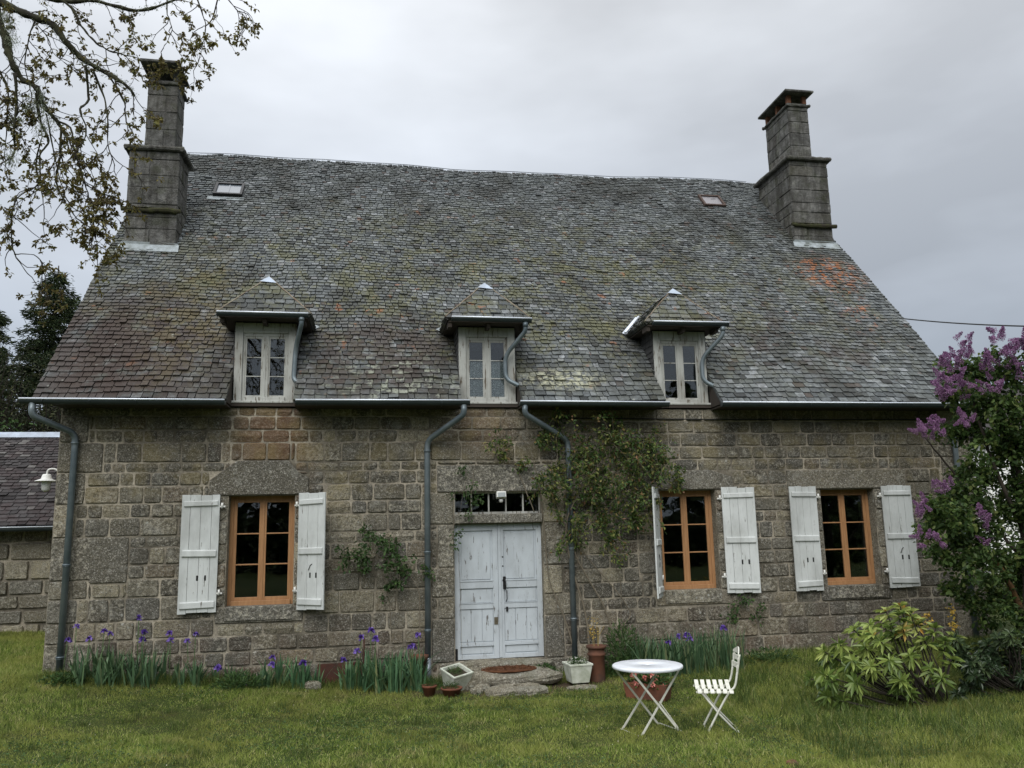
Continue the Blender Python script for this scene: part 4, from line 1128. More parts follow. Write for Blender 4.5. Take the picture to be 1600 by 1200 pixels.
stone_thing('doorstep', 'long narrow granite threshold directly under the double door', 'step', (2.02, -.04, .055, .76, .20, .08, 3))
stone_thing('stone_step', 'broad rough granite step carrying the brown woven mat', 'step', (2.00, -.46, -.055, .80, .30, .105, 5))
stone_thing('stone_slab', 'flat pale granite slab lying lowest in the grass before the steps', 'step', (2.08, -.98, -.155, .42, .25, .075, 9))
for i, (x, y, s) in enumerate([(1.46, -.62, .13), (1.62, -.80, .11), (1.52, -.95, .09), (1.70, -1.02, .07)]):
    stone_thing('rubble_stone', ['grey rubble stone nearest the tilted white planter', 'rubble stone between the broad step and the pale slab', 'small rubble stone in front of the grey rubble', 'smallest rubble stone against the left end of the pale slab'][i], 'stone', (x, y, G(x, y)+.03, s, s*.8, s*.6, 20+i, 0, 12, 7), 'stone_step', 'rubble beside the steps')
stone_thing('flat_stone', 'pale flat stone under the right hand white planter', 'stone', (3.05, -.98, G(3, -.98)+.0, .22, .13, .045, 31), 'stone_step')
stone_thing('border_stone', 'small pale stone in the grass before the rusty sheet', 'stone', (-.75, -.42, G(-.75, -.4)+.05, .11, .08, .06, 33), 'stone_step')
stone_thing('path_stone', 'half buried yellowish stone in the lawn at lower left', 'stone', (-1.6, -4.72, G(-1.6, -4.72)+.005, .05, .04, .022, 35), 'stone_step')
stone_thing('lawn_stone', 'half buried pale stone in the lawn below the door', 'stone', (.62, -5.15, G(.62, -5.15)+.005, .05, .035, .024, 36), 'stone_step')
stone_thing('mossy_stone', 'dark reddish stone in the lawn at lower right', 'stone', (4.05, -5.1, G(4.05, -5.1)+.005, .055, .05, .03, 37), 'terra_old')
mt = MB(); n = 40
for ring in range(9):
    rr = 1-ring/9
    mt.tube([(.40*rr*math.cos(2*math.pi*i/n), .17*rr*math.sin(2*math.pi*i/n), .012+.006*rng.random()) for i in range(n+1)], .016, 5, smooth=False)
for _ in range(60):
    a = rng.uniform(0, 6.28); r0 = rng.random()**.5; x, y = .38*r0*math.cos(a), .15*r0*math.sin(a); t_ = rng.uniform(0, 6.28)
    mt.tube([(x, y, .02), (x+.05*math.cos(t_), y+.04*math.sin(t_), .045), (x+.12*math.cos(t_), y+.08*math.sin(t_), .02)], .004, 4)
mo = mt.build('doormat', M['mat']); mo.location = (2.06, -.50, .05); mo.rotation_euler = (rad(3), 0, 0)
tag(mo, 'rust brown oval woven doormat lying on the broad stone step', 'doormat')

# ================================================================== plant helpers
def herb(name, cx, cy, cz, rx, ry, rz, n, L, W, mat, parent, up=.6, seed=0):
    p = nr.normal(size=(n, 3)); p = unit(p)*(nr.random((n, 1))**.45); p[:, 2] = np.abs(p[:, 2])
    P = p*np.array([rx, ry, rz])+np.array([cx, cy, cz]); D = p+nr.normal(size=(n, 3))*.45; D[:, 2] += .2
    return leaves(name, P, D, nr.uniform(.6, 1.1, n)*L, nr.uniform(.7, 1.1, n)*W, M[mat], parent, up)
def blades(name, roots, H, W, mat, parent=None, lean=.25, curve=.5, segs=4, tip=.0):
    """upright strap leaves"""
    roots = np.asarray(roots, float); N = len(roots)
    if parent is not None: roots = roots-np.array(parent.location)
    a = nr.uniform(0, 2*np.pi, N); ln = nr.normal(size=N)*lean
    d = np.stack([np.cos(a), np.sin(a), np.zeros(N)], 1); side = np.stack([-np.sin(a+nr.normal(size=N)*.8), np.cos(a), np.zeros(N)], 1); side = unit(side)
    H = np.broadcast_to(H, N)*nr.uniform(.55, 1.08, N); W = np.broadcast_to(W, N)*nr.uniform(.7, 1.1, N)
    rows = []
    for s in range(segs+1):
        t_ = s/segs; wd = W*(1-t_**2.2)*(.75+.5*t_ if t_ < .5 else 1)
        c = roots+np.stack([np.zeros(N), np.zeros(N), H*t_*(1-.18*np.abs(ln)*t_)], 1)+d*(ln*H*(t_*.55+curve*t_**2.4))[:, None]
        rows += [c-side*(wd/2)[:, None], c+side*(wd/2)[:, None]]
    V = np.stack(rows, 1).reshape(-1, 3); k = 2*(segs+1); b = np.arange(N)[:, None]*k; Fs = []
    for s in range(segs): Fs.append(b+np.array([2*s, 2*s+1, 2*s+3, 2*s+2]))
    r = np.tile(nr.random(N), segs)
    return mesh_np(name, V, np.concatenate(Fs, 0), r, mat, parent)

# ---- pots and planters
def square_planter(label, loc, rz, tiltx, tilty, w, h, group):
    t_ = thing('planter', label, 'planter', loc, 0, group)
    T = Matrix.Rotation(rz, 4, 'Z') @ Matrix.Rotation(tiltx, 4, 'X') @ Matrix.Rotation(tilty, 4, 'Y')
    k = MB(); b = w*.36; o = w*.5
    def ring(s, z): return [T @ Vector((x*s, y*s, z)) for x, y in ((-1, -1), (1, -1), (1, 1), (-1, 1))]
    R_ = [ring(b, 0), ring(o*.94, h-.035), ring(o*.94, h-.005), ring(o*.84, h-.005), ring(o*.80, h-.05)]
    vs = [p for q in R_ for p in q]; fs = [(0, 3, 2, 1)]+[(4*i+j, 4*i+(j+1) % 4, 4*i+4+(j+1) % 4, 4*i+4+j) for i in range(4) for j in range(4)]
    k.add(vs, fs); k.build('body', M['plastic'], t_, bev=.008)
    k = MB(); 
    for (x0, x1, y0, y1) in ((-o, o, -o, -o*.84), (-o, o, o*.84, o), (-o, -o*.84, -o*.84, o*.84), (o*.84, o, -o*.84, o*.84)): k.box(x0, x1, y0, y1, h-.03, h, M=T)
    k.build('rim', M['plastic'], t_, bev=.007)
    k = MB(); k.face([T @ Vector((x*o*.82, y*o*.82, h-.05)) for x, y in ((-1, -1), (1, -1), (1, 1), (-1, 1))]); k.build('soil', M['soil'], t_)
    c = T @ Vector((0, 0, h-.05))
    return t_, c
p1, c = square_planter('white square plastic planter tilted beside the stone steps', (1.26, -.62, G(1.26, -.62)+.02), .55, rad(16), rad(-7), .35, .27, 'white planters')
herb('plant', p1.location[0]+c.x-.03, p1.location[1]+c.y, p1.location[2]+c.z, .12, .10, .09, 220, .05, .008, 'weed', p1)
p2, c = square_planter('upright white square planter holding tiny white flowers right of the door', (3.04, -.72, G(3.04, -.72)+.045), .10, 0, 0, .36, .27, 'white planters')
herb('plant', p2.location[0], p2.location[1], p2.location[2]+.23, .15, .12, .13, 260, .04, .016, 'weed', p2)
P_ = [(p2.location[0]+rng.uniform(-.13, .13), p2.location[1]+rng.uniform(-.12, .06), p2.location[2]+.27+rng.uniform(0, .09)) for _ in range(26)]
leaves('flower', P_, nr.normal(size=(26, 3)), .02, .02, m_leaf('white_petals', [(0, (.5, .5, .45)), (1, (.7, .7, .66))], .2), p2)
def round_pot(label, loc, r, h, mat, group=None, name='flower_pot', cat='flower pot', tilt=0):
    t_ = thing(name, label, cat, loc, 0, group); T = Matrix.Rotation(tilt, 4, 'Y')
    k = MB(); k.lathe([(.001, 0), (r*.68, 0), (r*.9, h*.78), (r, h*.79), (r*1.03, h), (r*.92, h), (r*.88, h*.86), (.001, h*.86)], 26, M=T); k.build('body', M[mat], t_, recalc=False)
    return t_
a_ = round_pot('small round terracotta pot at the foot of the middle downpipe', (.86, -.93, G(.86, -.93)), .105, .15, 'terra', 'small terracotta pots')
herb('plant', .86, -.93, G(.86, -.93)+.12, .10, .10, .12, 170, .09, .006, 'weed', a_)
a_ = round_pot('wider low terracotta pot in front of the tilted white planter', (1.16, -1.02, G(1.16, -1.02)), .15, .12, 'terra', 'small terracotta pots')
herb('plant', 1.14, -1.0, G(1.16, -1)+.09, .14, .12, .09, 240, .07, .008, 'weed', a_)
tp = thing('terracotta_pipe', 'tall weathered terracotta chimney pot standing beside the right planter', 'chimney pot', (3.36, -.62, G(3.36, -.62)))
k = MB(); k.lathe([(.115, 0), (.12, .04), (.118, .36), (.135, .37), (.137, .40), (.118, .41), (.125, .47), (.148, .475), (.150, .51), (.12, .512), (.11, .40), (.001, .38)], 26); k.build('body', M['terra_old'], tp, recalc=False)
k = MB(); 
for _ in range(5): x = rng.uniform(-.04, .04); k.tube(smooth_path([(x, 0, .4), (x*1.5, .02, .62), (x*3+rng.uniform(-.05, .05), .03, rng.uniform(.75, .92))], 4), .004, 5)
k.build('dry_stem', m_simple('dry_stem', (.26, .20, .08), .9, .3), tp)
P_ = [(3.36+rng.uniform(-.10, .06), -.6, G(3.36, -.62)+rng.uniform(.6, .92)) for _ in range(60)]; leaves('dry_leaf', P_, nr.normal(size=(60, 3)), .035, .014, M['yellow'], tp)
tp2 = thing('tall_terracotta_pot', 'tall dark terracotta pot half hidden behind the middle downpipe', 'flower pot', (.77, -.20, G(.77, -.2)))
k = MB(); k.lathe([(.08, 0), (.105, .34), (.11, .34), (.13, .385), (.135, .42), (.11, .42), (.10, .36), (.001, .36)], 26); k.build('body', M['terra_old'], tp2, recalc=False)
rp_ = thing('long_planter', 'rectangular terracotta trough of pink flowers behind the folding table', 'planter', (3.72, -1.85, G(3.7, -1.85)), rad(-40))
T = Matrix.Identity(4); k = MB()
l, ww, h = .27, .11, .21
vs = [(s*x, s2*y, z) for (s, s2, z, q) in ((1, 1, 0, 0), (1.14, 1.14, h, 0), (1.06, 1.02, h, 0), (1.0, .95, h-.05, 0)) for x, y in ((-l, -ww), (l, -ww), (l, ww), (-l, ww))]
k.add(vs, [(0, 3, 2, 1)]+[(4*i+j, 4*i+(j+1) % 4, 4*i+4+(j+1) % 4, 4*i+4+j) for i in range(3) for j in range(4)]); k.build('body', M['terra'], rp_, bev=.006)
k = MB(); k.face([vs[12], vs[13], vs[14], vs[15]]); k.build('soil', M['soil'], rp_)
_l = Vector(rp_.location); rp_.location = (0, 0, 0)
lf_ = herb('foliage', .02, 0, h-.05, .33, .17, .30, 650, .06, .035, 'weed', rp_)
fp = []; fdm = []
for _ in range(24):
    c = Vector((rng.uniform(-.28, .34), rng.uniform(-.2, .05), h+rng.uniform(-.04, .26))); fp, fdm = [], []
    for _ in range(14):
        d = Vector((rng.gauss(0, 1), rng.gauss(0, 1), rng.gauss(0, 1))).normalized(); fp.append(c+d*.008); fdm.append(d)
    leaves('flower', fp, fdm, .034, .032, M['pink'], rp_)
rp_.location = _l
rs = thing('rusty_sheet', 'rusty dark metal sheet leaning against the wall among the irises', 'metal sheet', (-.35, -.10, G(-.35, -.1)))
k = MB(); k.box(-.36, .36, -.012, .0, -.05, .31, M=Matrix.Rotation(rad(-6), 4, 'X'), jit=.006); k.build('panel', M['rust'], rs)
k = MB(); k.tube([(.30, -.05, 0), (.31, -.04, .66)], .012, 6); k.build('stake', M['rust'], rs)

# ================================================================== table
tb = thing('folding_table', 'round white metal folding table standing on the lawn', 'table', (3.19, -3.46, G(3.19, -3.46)))
k = MB(); k.lathe([(.001, .694), (.385, .694), (.392, .690), (.398, .680), (.404, .682), (.404, .704), (.396, .712), (.022, .712), (.020, .704), (.001, .704)], 64); k.build('table_top', M['table_top'], tb, recalc=False)
k = MB()
for y in (-.12, .12): k.box(-.30, .30, y-.012, y+.012, .668, .689)
k.build('cross_rail', M['white_metal'], tb)
TZ = Matrix.Rotation(rad(14), 4, 'Z')
def bar(parent, a, b, w_, t_, name, mat='white_metal', M_=None, normal=None):
    a, b = Vector(a), Vector(b); d = (b-a).normalized(); n_ = Vector(normal or (0, 1, 0)); s = d.cross(n_).normalized(); n_ = s.cross(d).normalized()
    k = MB(); vs = []
    for p in (a, b):
        for (i, j) in ((-1, -1), (1, -1), (1, 1), (-1, 1)):
            q = p+s*i*w_/2+n_*j*t_/2; vs.append(M_ @ q if M_ is not None else q)
    k.add(vs, [(0, 3, 2, 1), (4, 5, 6, 7), (0, 1, 5, 4), (1, 2, 6, 5), (2, 3, 7, 6), (3, 0, 4, 7)]); return k.build(name, M[mat], parent, bev=.0015)
for (y, q) in ((-.22, 1), (.22, 1)):
    bar(tb, (-.32, y*.9, .67), (.27, y, -.03), .024, .008, 'leg', M_=TZ)
for (y, q) in ((-.20, 1), (.20, 1)):
    bar(tb, (.32, y*.9, .67), (-.27, y, -.03), .024, .008, 'leg', M_=TZ)
bar(tb, (.27, -.22, .0), (.27, .22, .0), .012, .012, 'foot_bar', M_=TZ, normal=(0, 0, 1)); bar(tb, (-.27, -.20, .0), (-.27, .20, .0), .012, .012, 'foot_bar', M_=TZ, normal=(0, 0, 1))
bar(tb, (.0, -.21, .34), (.26, -.20, .01), .012, .010, 'stay', M_=TZ)

# ================================================================== chair
cx, cy = 3.97, -3.60
chr_ = thing('folding_chair', 'white slatted metal folding chair facing the round table', 'chair', (cx, cy, G(cx, cy)), rad(-17))
hw = .20
for s in (-1, 1):
    y = s*hw
    # rear upright: from front foot up to the backrest
    k = MB(); pts = smooth_path([(-.17, y, -.02), (-.02, y, .24), (.10, y, .43), (.17, y, .50), (.210, y*.95, .66), (.245, y*.95, .84)], 5)
    prof = [(-.011, -.005), (.011, -.005), (.011, .005), (-.011, .005)]
    k.tube(pts, .0125, 6, smooth=True); k.build('back_leg', M['white_metal'], chr_)
    k = MB(); k.tube([(-.20, y*.88, .43), (-.02, y*.88, .20), (.19, y*.88, -.02)], .0115, 6); k.build('leg', M['white_metal'], chr_)
    k = MB(); k.box(-.26, .15, y*.93-.006, y*.93+.006, .425, .445); k.build('seat_rail', M['white_metal'], chr_)
for i in range(6):
    x = -.245+i*.070
    k = MB(); yy = [-.235, -.20, -.15, -.05, .04, .14, .225]; zz = [.436, .466, .466, .436, .432, .462, .500]
    vs = []
    for y, z in zip(yy, zz): vs += [(x, y, z), (x+.046, y, z), (x+.046, y, z-.012), (x, y, z-.012)]
    fs = [(0, 1, 2, 3), (24, 27, 26, 25)]
    for j in range(6): fs += [(4*j+a, 4*j+4+a, 4*j+4+(a+1) % 4, 4*j+(a+1) % 4) for a in range(4)]
    k.add(vs, fs); k.build('seat_slat', M['white_metal'], chr_, bev=.003)
for z0, z1, xx in ((.66, .72, .212), (.745, .80, .230)):
    k = MB(); vs = []
    for j in range(9):
        y = -.205+.41*j/8; b_ = .035*(1-(2*j/8-1)**2); vs += [(xx-.015+b_, y, z0), (xx-.012+b_, y, z1), (xx+.0+b_, y, z1), (xx-.003+b_, y, z0)]
    fs = [(0, 1, 2, 3), (32, 35, 34, 33)]
    for j in range(8): fs += [(4*j+a, 4*j+4+a, 4*j+4+(a+1) % 4, 4*j+(a+1) % 4) for a in range(4)]
    k.add(vs, fs); k.build('back_slat', M['white_metal'], chr_)
k = MB(); vs = []
for j in range(11):
    y = -.20+.40*j/10; b_ = .03*(1-(2*j/10-1)**2); t_ = .845+.055*(1-abs(2*j/10-1)**1.6); vs += [(xx-.008+b_, y, .825), (xx-.004+b_, y, t_), (xx+.006+b_, y, t_), (xx+.002+b_, y, .825)]
fs = [(0, 1, 2, 3), (40, 43, 42, 41)]
for j in range(10): fs += [(4*j+a, 4*j+4+a, 4*j+4+(a+1) % 4, 4*j+(a+1) % 4) for a in range(4)]
k.add(vs, fs); k.build('top_rail', M['white_metal'], chr_)
k = MB(); k.tube([(.19, -hw*.88, .0), (.19, hw*.88, .0)], .007, 6); k.build('foot_bar', M['white_metal'], chr_)
k = MB(); k.tube([(-.16, -hw, .0), (-.16, hw, .0)], .007, 6); k.build('foot_bar', M['white_metal'], chr_)

# ================================================================== irises
def iris_flower_mesh():
    P, D, Wd, Ln = [], [], [], []
    for i in range(3):
        a = i*2.094+nr.random(); P.append((0, 0, 0)); D.append((math.cos(a)*.5, math.sin(a)*.5, .8)); Ln.append(.05); Wd.append(.038)
        P.append((0, 0, .004)); D.append((math.cos(a+1.05), math.sin(a+1.05), -.35)); Ln.append(.055); Wd.append(.040)
        P.append((0, 0, .004)); D.append((math.cos(a+1.3), math.sin(a+1.3), .2)); Ln.append(.04); Wd.append(.03)
        P.append((0, 0, .0)); D.append((math.cos(a+.5)*.7, math.sin(a+.5)*.7, .6)); Ln.append(.045); Wd.append(.035)
    o = leaves('iris_flower_source', P, D, np.array(Ln), np.array(Wd), M['petal'], None, fold=.3, droop=.2)
    me = o.data; bpy.data.objects.remove(o); me.name = 'flower'; return me
IF = [iris_flower_mesh() for _ in range(5)]
def iris_clump(label, x0, x1, y0, y1, n, H, flowers, mat='iris_leaf', name='iris_clump', W=.048, lean=.42, group='iris clumps along the wall'):
    c = ((x0+x1)/2, (y0+y1)/2); t_ = thing(name, label, 'irises', (c[0], c[1], G(*c)), 0, group)
    # fans of blades
    pts = []
    while len(pts) < n*1.35:
        fx, fy = rng.uniform(x0, x1), rng.uniform(y0, y1)
        for _ in range(rng.randint(5, 8)):
            pts.append((fx+rng.gauss(0, .025), fy+rng.gauss(0, .02), G(fx, fy)-.01))
    blades('leaves', pts, H, W, M[mat], t_, lean, .45)
    for (u, v) in flowers:
        y = rng.uniform(y0, (y0+y1)/2); p = at(u, v, y); z0 = G(p.x, y)
        k = MB(); l = Vector(t_.location); q = p-l; r0 = Vector((q.x+rng.uniform(-.04, .04), q.y, z0-l.z))
        k.tube([r0, r0.lerp(q, .5)+Vector((rng.uniform(-.01, .01), 0, 0)), q], .005, 5, smooth=True)
        s_ = k.build('stem', M['greenstem'], t_)
        f_ = bpy.data.objects.new('flower', IF[rng.randrange(5)]); COL.objects.link(f_); f_.parent = s_; f_.location = q; f_.rotation_euler = (rng.uniform(-.3, .3), rng.uniform(-.3, .3), rng.uniform(0, 6)); s = rng.uniform(.95, 1.35); f_.scale = (s, s, s)
iris_clump('broad iris clump at the foot of the left downpipe with many violet flowers', -3.95, -2.75, -.55, -.15, 150, .52, [(106, 1000), (120, 978), (140, 998), (163, 986), (172, 990), (217, 965), (225, 988), (222, 999)], mat='iris_leaf_dk')
iris_clump('low iris clump under the leftmost shutter with four violet flowers', -2.70, -2.05, -.5, -.15, 60, .36, [(265, 989), (267, 1000), (293, 1001), (306, 991)], mat='iris_leaf_dk')
iris_clump('straggly dark green iris clump under the left window', -2.05, -1.35, -.5, -.2, 60, .30, [(341, 1043), (380, 1070)], mat='iris_leaf_dk')
iris_clump('iris clump under the right edge of the left window with a double violet bloom', -1.38, -.85, -.5, -.15, 55, .46, [(426, 1027), (425, 1038)])
iris_clump('single tuft of iris with one violet flower before the rusty sheet', -.78, -.62, -.45, -.3, 14, .38, [(474, 1036)])
iris_clump('narrow iris clump in front of the right end of the rusty sheet', -.42, -.02, -.6, -.3, 50, .46, [(536, 1031)])
iris_clump('dense tall iris clump left of the middle downpipe', -.02, .80, -.75, -.2, 170, .56, [(558, 1017), (565, 996), (580, 985), (587, 998), (653, 993), (640, 1011), (645, 1010)])
iris_clump('dark iris clump right of the terracotta trough with drooping leaves', 3.95, 4.7, -.8, -.2, 170, .62, [(1045, 1004), (1060, 994), (1073, 992), (1077, 998)], mat='iris_leaf_dk', lean=.4)
iris_clump('tall upright iris clump behind the folding chair', 4.65, 5.6, -.85, -.2, 230, .66, [(1130, 981)], mat='iris_leaf_dk', W=.032, lean=.34)
# feathery plant beside terracotta pipe and low herbs at the wall
def herb_thing(name, label, cat, x, y, rx, ry, rz, n, L, W, mat, group=None):
    t_ = thing(name, label, cat, (x, y, G(x, y)), 0, group); herb('leaves', x, y, G(x, y), rx, ry, rz, n, L, W, mat, t_)
    k = MB()
    for _ in range(9): a = rng.uniform(0, 6.28); e = (rx*.6*math.cos(a), ry*.6*math.sin(a), rz*rng.uniform(.5, .85)); k.tube([(0, 0, -.02), (e[0]*.4, e[1]*.4, e[2]*.6), e], [.006, .005, .002], 5)
    k.build('stem', M['greenstem'], t_); return t_
herb_thing('feathery_plant', 'tall feathery green plant right of the tall chimney pot', 'plant', 3.82, -.45, .34, .25, .78, 1500, .10, .016, 'weed')
herb_thing('low_herb', 'low leafy weed between the steps and the right planter', 'plant', 2.62, -.30, .24, .15, .24, 420, .06, .035, 'rose_leaf2')
herb_thing('step_weed', 'low green weed growing against the left end of the threshold', 'plant', 1.22, -.28, .16, .10, .13, 160, .06, .03, 'rose_leaf2')
herb_thing('leafy_tuft', 'small leafy tuft at the base of the left downpipe', 'plant', -4.05, -.5, .28, .2, .15, 300, .07, .03, 'weed')
herb_thing('border_plant', 'low bright green leafy plant under the left window between iris clumps', 'plant', -1.75, -.55, .38, .2, .20, 500, .09, .02, 'weed')
herb_thing('weedy_herb', 'low green herb at the wall foot right of the tall iris clump', 'plant', 6.15, -.5, .5, .25, .25, 500, .09, .02, 'rose_leaf2')

# ================================================================== climbing plants
def climber(label, name, loc, stems, clumps, mat, leafL, nleaf, thorn=.012, cat='climbing rose', extra=None):
    t_ = thing(name, label, cat, loc)
    for s in stems:
        pts = smooth_path([at(u, v, y) for (u, v, y) in s[0]], 5); N = len(pts)
        k = MB(); k.tube([p-Vector(loc)+Vector((rng.uniform(-.004, .004), 0, rng.uniform(-.004, .004))) for p in pts], [s[1]*(1-.6*i/N) for i in range(N)], 7)
        k.build('stem', M['vine'], t_)
    P, D = [], []; tw = MB()
    for (u, v, y, r, n) in clumps:
        c = at(u, v, y); rr = r/96.
        ntw = max(2, n//22)
        for _ in range(ntw):
            d = Vector((rng.gauss(0, 1), rng.gauss(0, .45), rng.gauss(0, 1))); d.normalize()
            a = c+Vector((rng.gauss(0, .35)*rr, rng.gauss(0, .25)*rr, rng.gauss(0, .35)*rr)); L = rr*rng.uniform(.5, 1.15)
            e = a+d*L; e.y = min(e.y, -.03); a.y = min(a.y, -.03); e.z -= .25*L*rng.random()
            mid = a.lerp(e, .5)+Vector((0, 0, .06*L)); tw.tube([a-Vector(loc), mid-Vector(loc), e-Vector(loc)], [.004, .003, .0015], 4, cap=False)
            m_ = max(3, n//ntw)
            for j in range(m_):
                s = rng.uniform(.05, 1.02); p = (a.lerp(mid, s*2) if s < .5 else mid.lerp(e, min(1, s*2-1)))
                g_ = d*.35+Vector((rng.gauss(0, .8), rng.gauss(0, .8)-.2, rng.gauss(0, .7)-.25))
                p = p+Vector((rng.gauss(0, .035), rng.gauss(0, .03), rng.gauss(0, .035))); p.y = min(p.y, -.03); P.append(p); D.append(g_)
    tw.build('twigs', M['vine'], t_, recalc=False)
    leaves('foliage', P, D, nr.uniform(.6, 1.15, len(P))*leafL, nr.uniform(.7, 1.1, len(P))*leafL*.55, M[mat], t_, .3)
    return t_
big = []
_r = random.Random(3)
for (u, v, r, n) in [(905, 700, 38, 230), (945, 690, 42, 330), (985, 700, 42, 360), (1020, 705, 34, 260), (960, 730, 45, 380), (1000, 740, 40, 320), (915, 740, 38, 260), (1045, 735, 22, 120), (1060, 752, 12, 50),
                     (870, 730, 26, 110), (850, 755, 20, 70), (880, 775, 30, 160), (930, 775, 38, 260), (975, 770, 34, 200), (1000, 785, 22, 90), (945, 810, 32, 170), (985, 815, 18, 60), (900, 812, 22, 90), (960, 840, 22, 70), (845, 690, 18, 45), (865, 675, 18, 45), (890, 835, 18, 50), (880, 860, 10, 20), (780, 690, 18, 30), (785, 712, 10, 26), (820, 730, 12, 24), (1022, 790, 8, 18), (1020, 770, 10, 20), (950, 655, 10, 14), (870, 650, 10, 20), (970, 880, 10, 14)]:
    big.append((u, v, -_r.uniform(.10, .36), r*1.08, int(n*(1.45 if n > 200 else 1.9 if n > 80 else 3.0))))
climber('large climbing rose spreading over the wall between door and second window', 'climbing_rose', (3.35, -.1, G(3.35, -.1)),
        [([(922, 1035, -.15), (915, 960, -.12), (892, 880, -.1), (885, 820, -.12), (905, 770, -.2), (940, 720, -.25)], .020),
         ([(958, 1000, -.12), (945, 950, -.1), (905, 880, -.08), (892, 840, -.1), (870, 790, -.12), (862, 720, -.12)], .016),
         ([(962, 985, -.12), (985, 960, -.1), (960, 920, -.1), (925, 880, -.08), (902, 850, -.1)], .013),
         ([(903, 1035, -.1), (880, 960, -.08), (858, 905, -.07), (850, 820, -.07), (843, 760, -.1), (825, 700, -.1), (800, 670, -.1)], .013),
         ([(835, 800, -.12), (815, 750, -.08), (795, 700, -.06), (780, 655, -.06)], .010),
         ([(905, 860, -.08), (920, 820, -.15), (950, 790, -.2), (985, 765, -.22), (1020, 770, -.25)], .009),
         ([(970, 1000, -.1), (968, 900, -.06), (940, 860, -.06), (950, 810, -.1)], .006),
         ([(880, 1005, -.08), (870, 940, -.06), (905, 860, -.06)], .006),
         ([(735, 790, -.06), (740, 740, -.06), (752, 690, -.06), (768, 655, -.06)], .006)],
        big, 'rose_leaf', .068, 0)
climber('thin trailing rose shoot hanging over the left top corner of the double door', 'rose_shoot', (1.5, -.05, G(1.5, 0)),
        [([(722, 1030, -.05), (719, 920, -.04), (716, 850, -.05), (722, 780, -.06), (735, 730, -.06)], .003)],
        [(722, 742, -.10, 13, 34), (735, 768, -.12, 19, 70), (748, 778, -.1, 12, 34), (736, 800, -.12, 10, 26), (722, 832, -.12, 13, 40), (716, 850, -.1, 8, 18), (712, 775, -.1, 8, 12)], 'rose_leaf2', .06, 0)
climber('small climbing rose between left window and middle downpipe', 'climbing_rose', (.3, -.1, G(.3, -.1)),
        [([(655, 1010, -.15), (655, 930, -.12), (640, 900, -.12), (610, 880, -.15), (575, 860, -.2)], .009), ([(612, 990, -.1), (605, 920, -.1), (590, 880, -.12)], .006), ([(625, 960, -.08), (610, 900, -.1)], .004)],
        [(548, 862, -.22, 24, 190), (580, 850, -.25, 24, 210), (600, 852, -.22, 18, 130), (615, 880, -.22, 22, 170), (560, 885, -.15, 10, 40), (640, 895, -.18, 14, 60), (665, 888, -.16, 13, 50), (605, 910, -.14, 14, 50), (625, 905, -.16, 10, 40), (600, 930, -.1, 6, 14)], 'rose_leaf2', .07, 0)
climber('small wall plant sprouting under the shutter of the second window', 'wall_plant', (6.3, -.05, G(6.3, 0)),
        [([(1160, 1000, -.06), (1163, 965, -.06), (1160, 945, -.08)], .004), ([(1195, 990, -.06), (1193, 955, -.08)], .003)],
        [(1158, 945, -.12, 20, 110), (1140, 968, -.1, 12, 40), (1193, 957, -.12, 12, 34), (1178, 952, -.1, 10, 26)], 'weed', .06, 0, cat='wall plant')

# ================================================================== rhododendron, dark shrub
def whorl_shrub(name, label, cat, base, tips, mat, L, W, stemr=.014, kmin=9, kmax=13, lower=0):
    t_ = thing(name, label, cat, base)
    b = Vector(base); P, D, RR_ = [], [], []
    zs = sorted(q_.z for q_ in tips)
    for tp_ in tips:
        tp_ = Vector(tp_); k = MB(); r0 = Vector((rng.uniform(-.22, .22), rng.uniform(-.15, .15), -.05))
        q = tp_-b; mid = r0.lerp(q, .5)+Vector((rng.uniform(-.08, .08), rng.uniform(-.08, .08), -.05))
        k.tube(smooth_path([r0, mid, q], 4), [stemr*(1-.07*i) for i in range(9)], 6); k.build('branch', M['twig'], t_)
        ax = (q-mid).normalized()
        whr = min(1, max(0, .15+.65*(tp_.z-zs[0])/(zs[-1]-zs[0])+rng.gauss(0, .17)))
        for layer in range(2+lower):
            n = rng.randint(kmin, kmax)
            c = q-ax*.055*layer
            for j in range(n):
                a = 2*math.pi*j/n+rng.uniform(-.25, .25); s = ax.orthogonal().normalized(); u_ = ax.cross(s)
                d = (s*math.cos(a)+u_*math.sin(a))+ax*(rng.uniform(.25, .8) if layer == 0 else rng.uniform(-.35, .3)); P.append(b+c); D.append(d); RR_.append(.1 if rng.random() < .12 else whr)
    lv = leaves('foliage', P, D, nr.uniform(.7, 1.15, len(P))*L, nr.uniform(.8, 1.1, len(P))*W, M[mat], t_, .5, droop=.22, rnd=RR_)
    return t_
tips = []
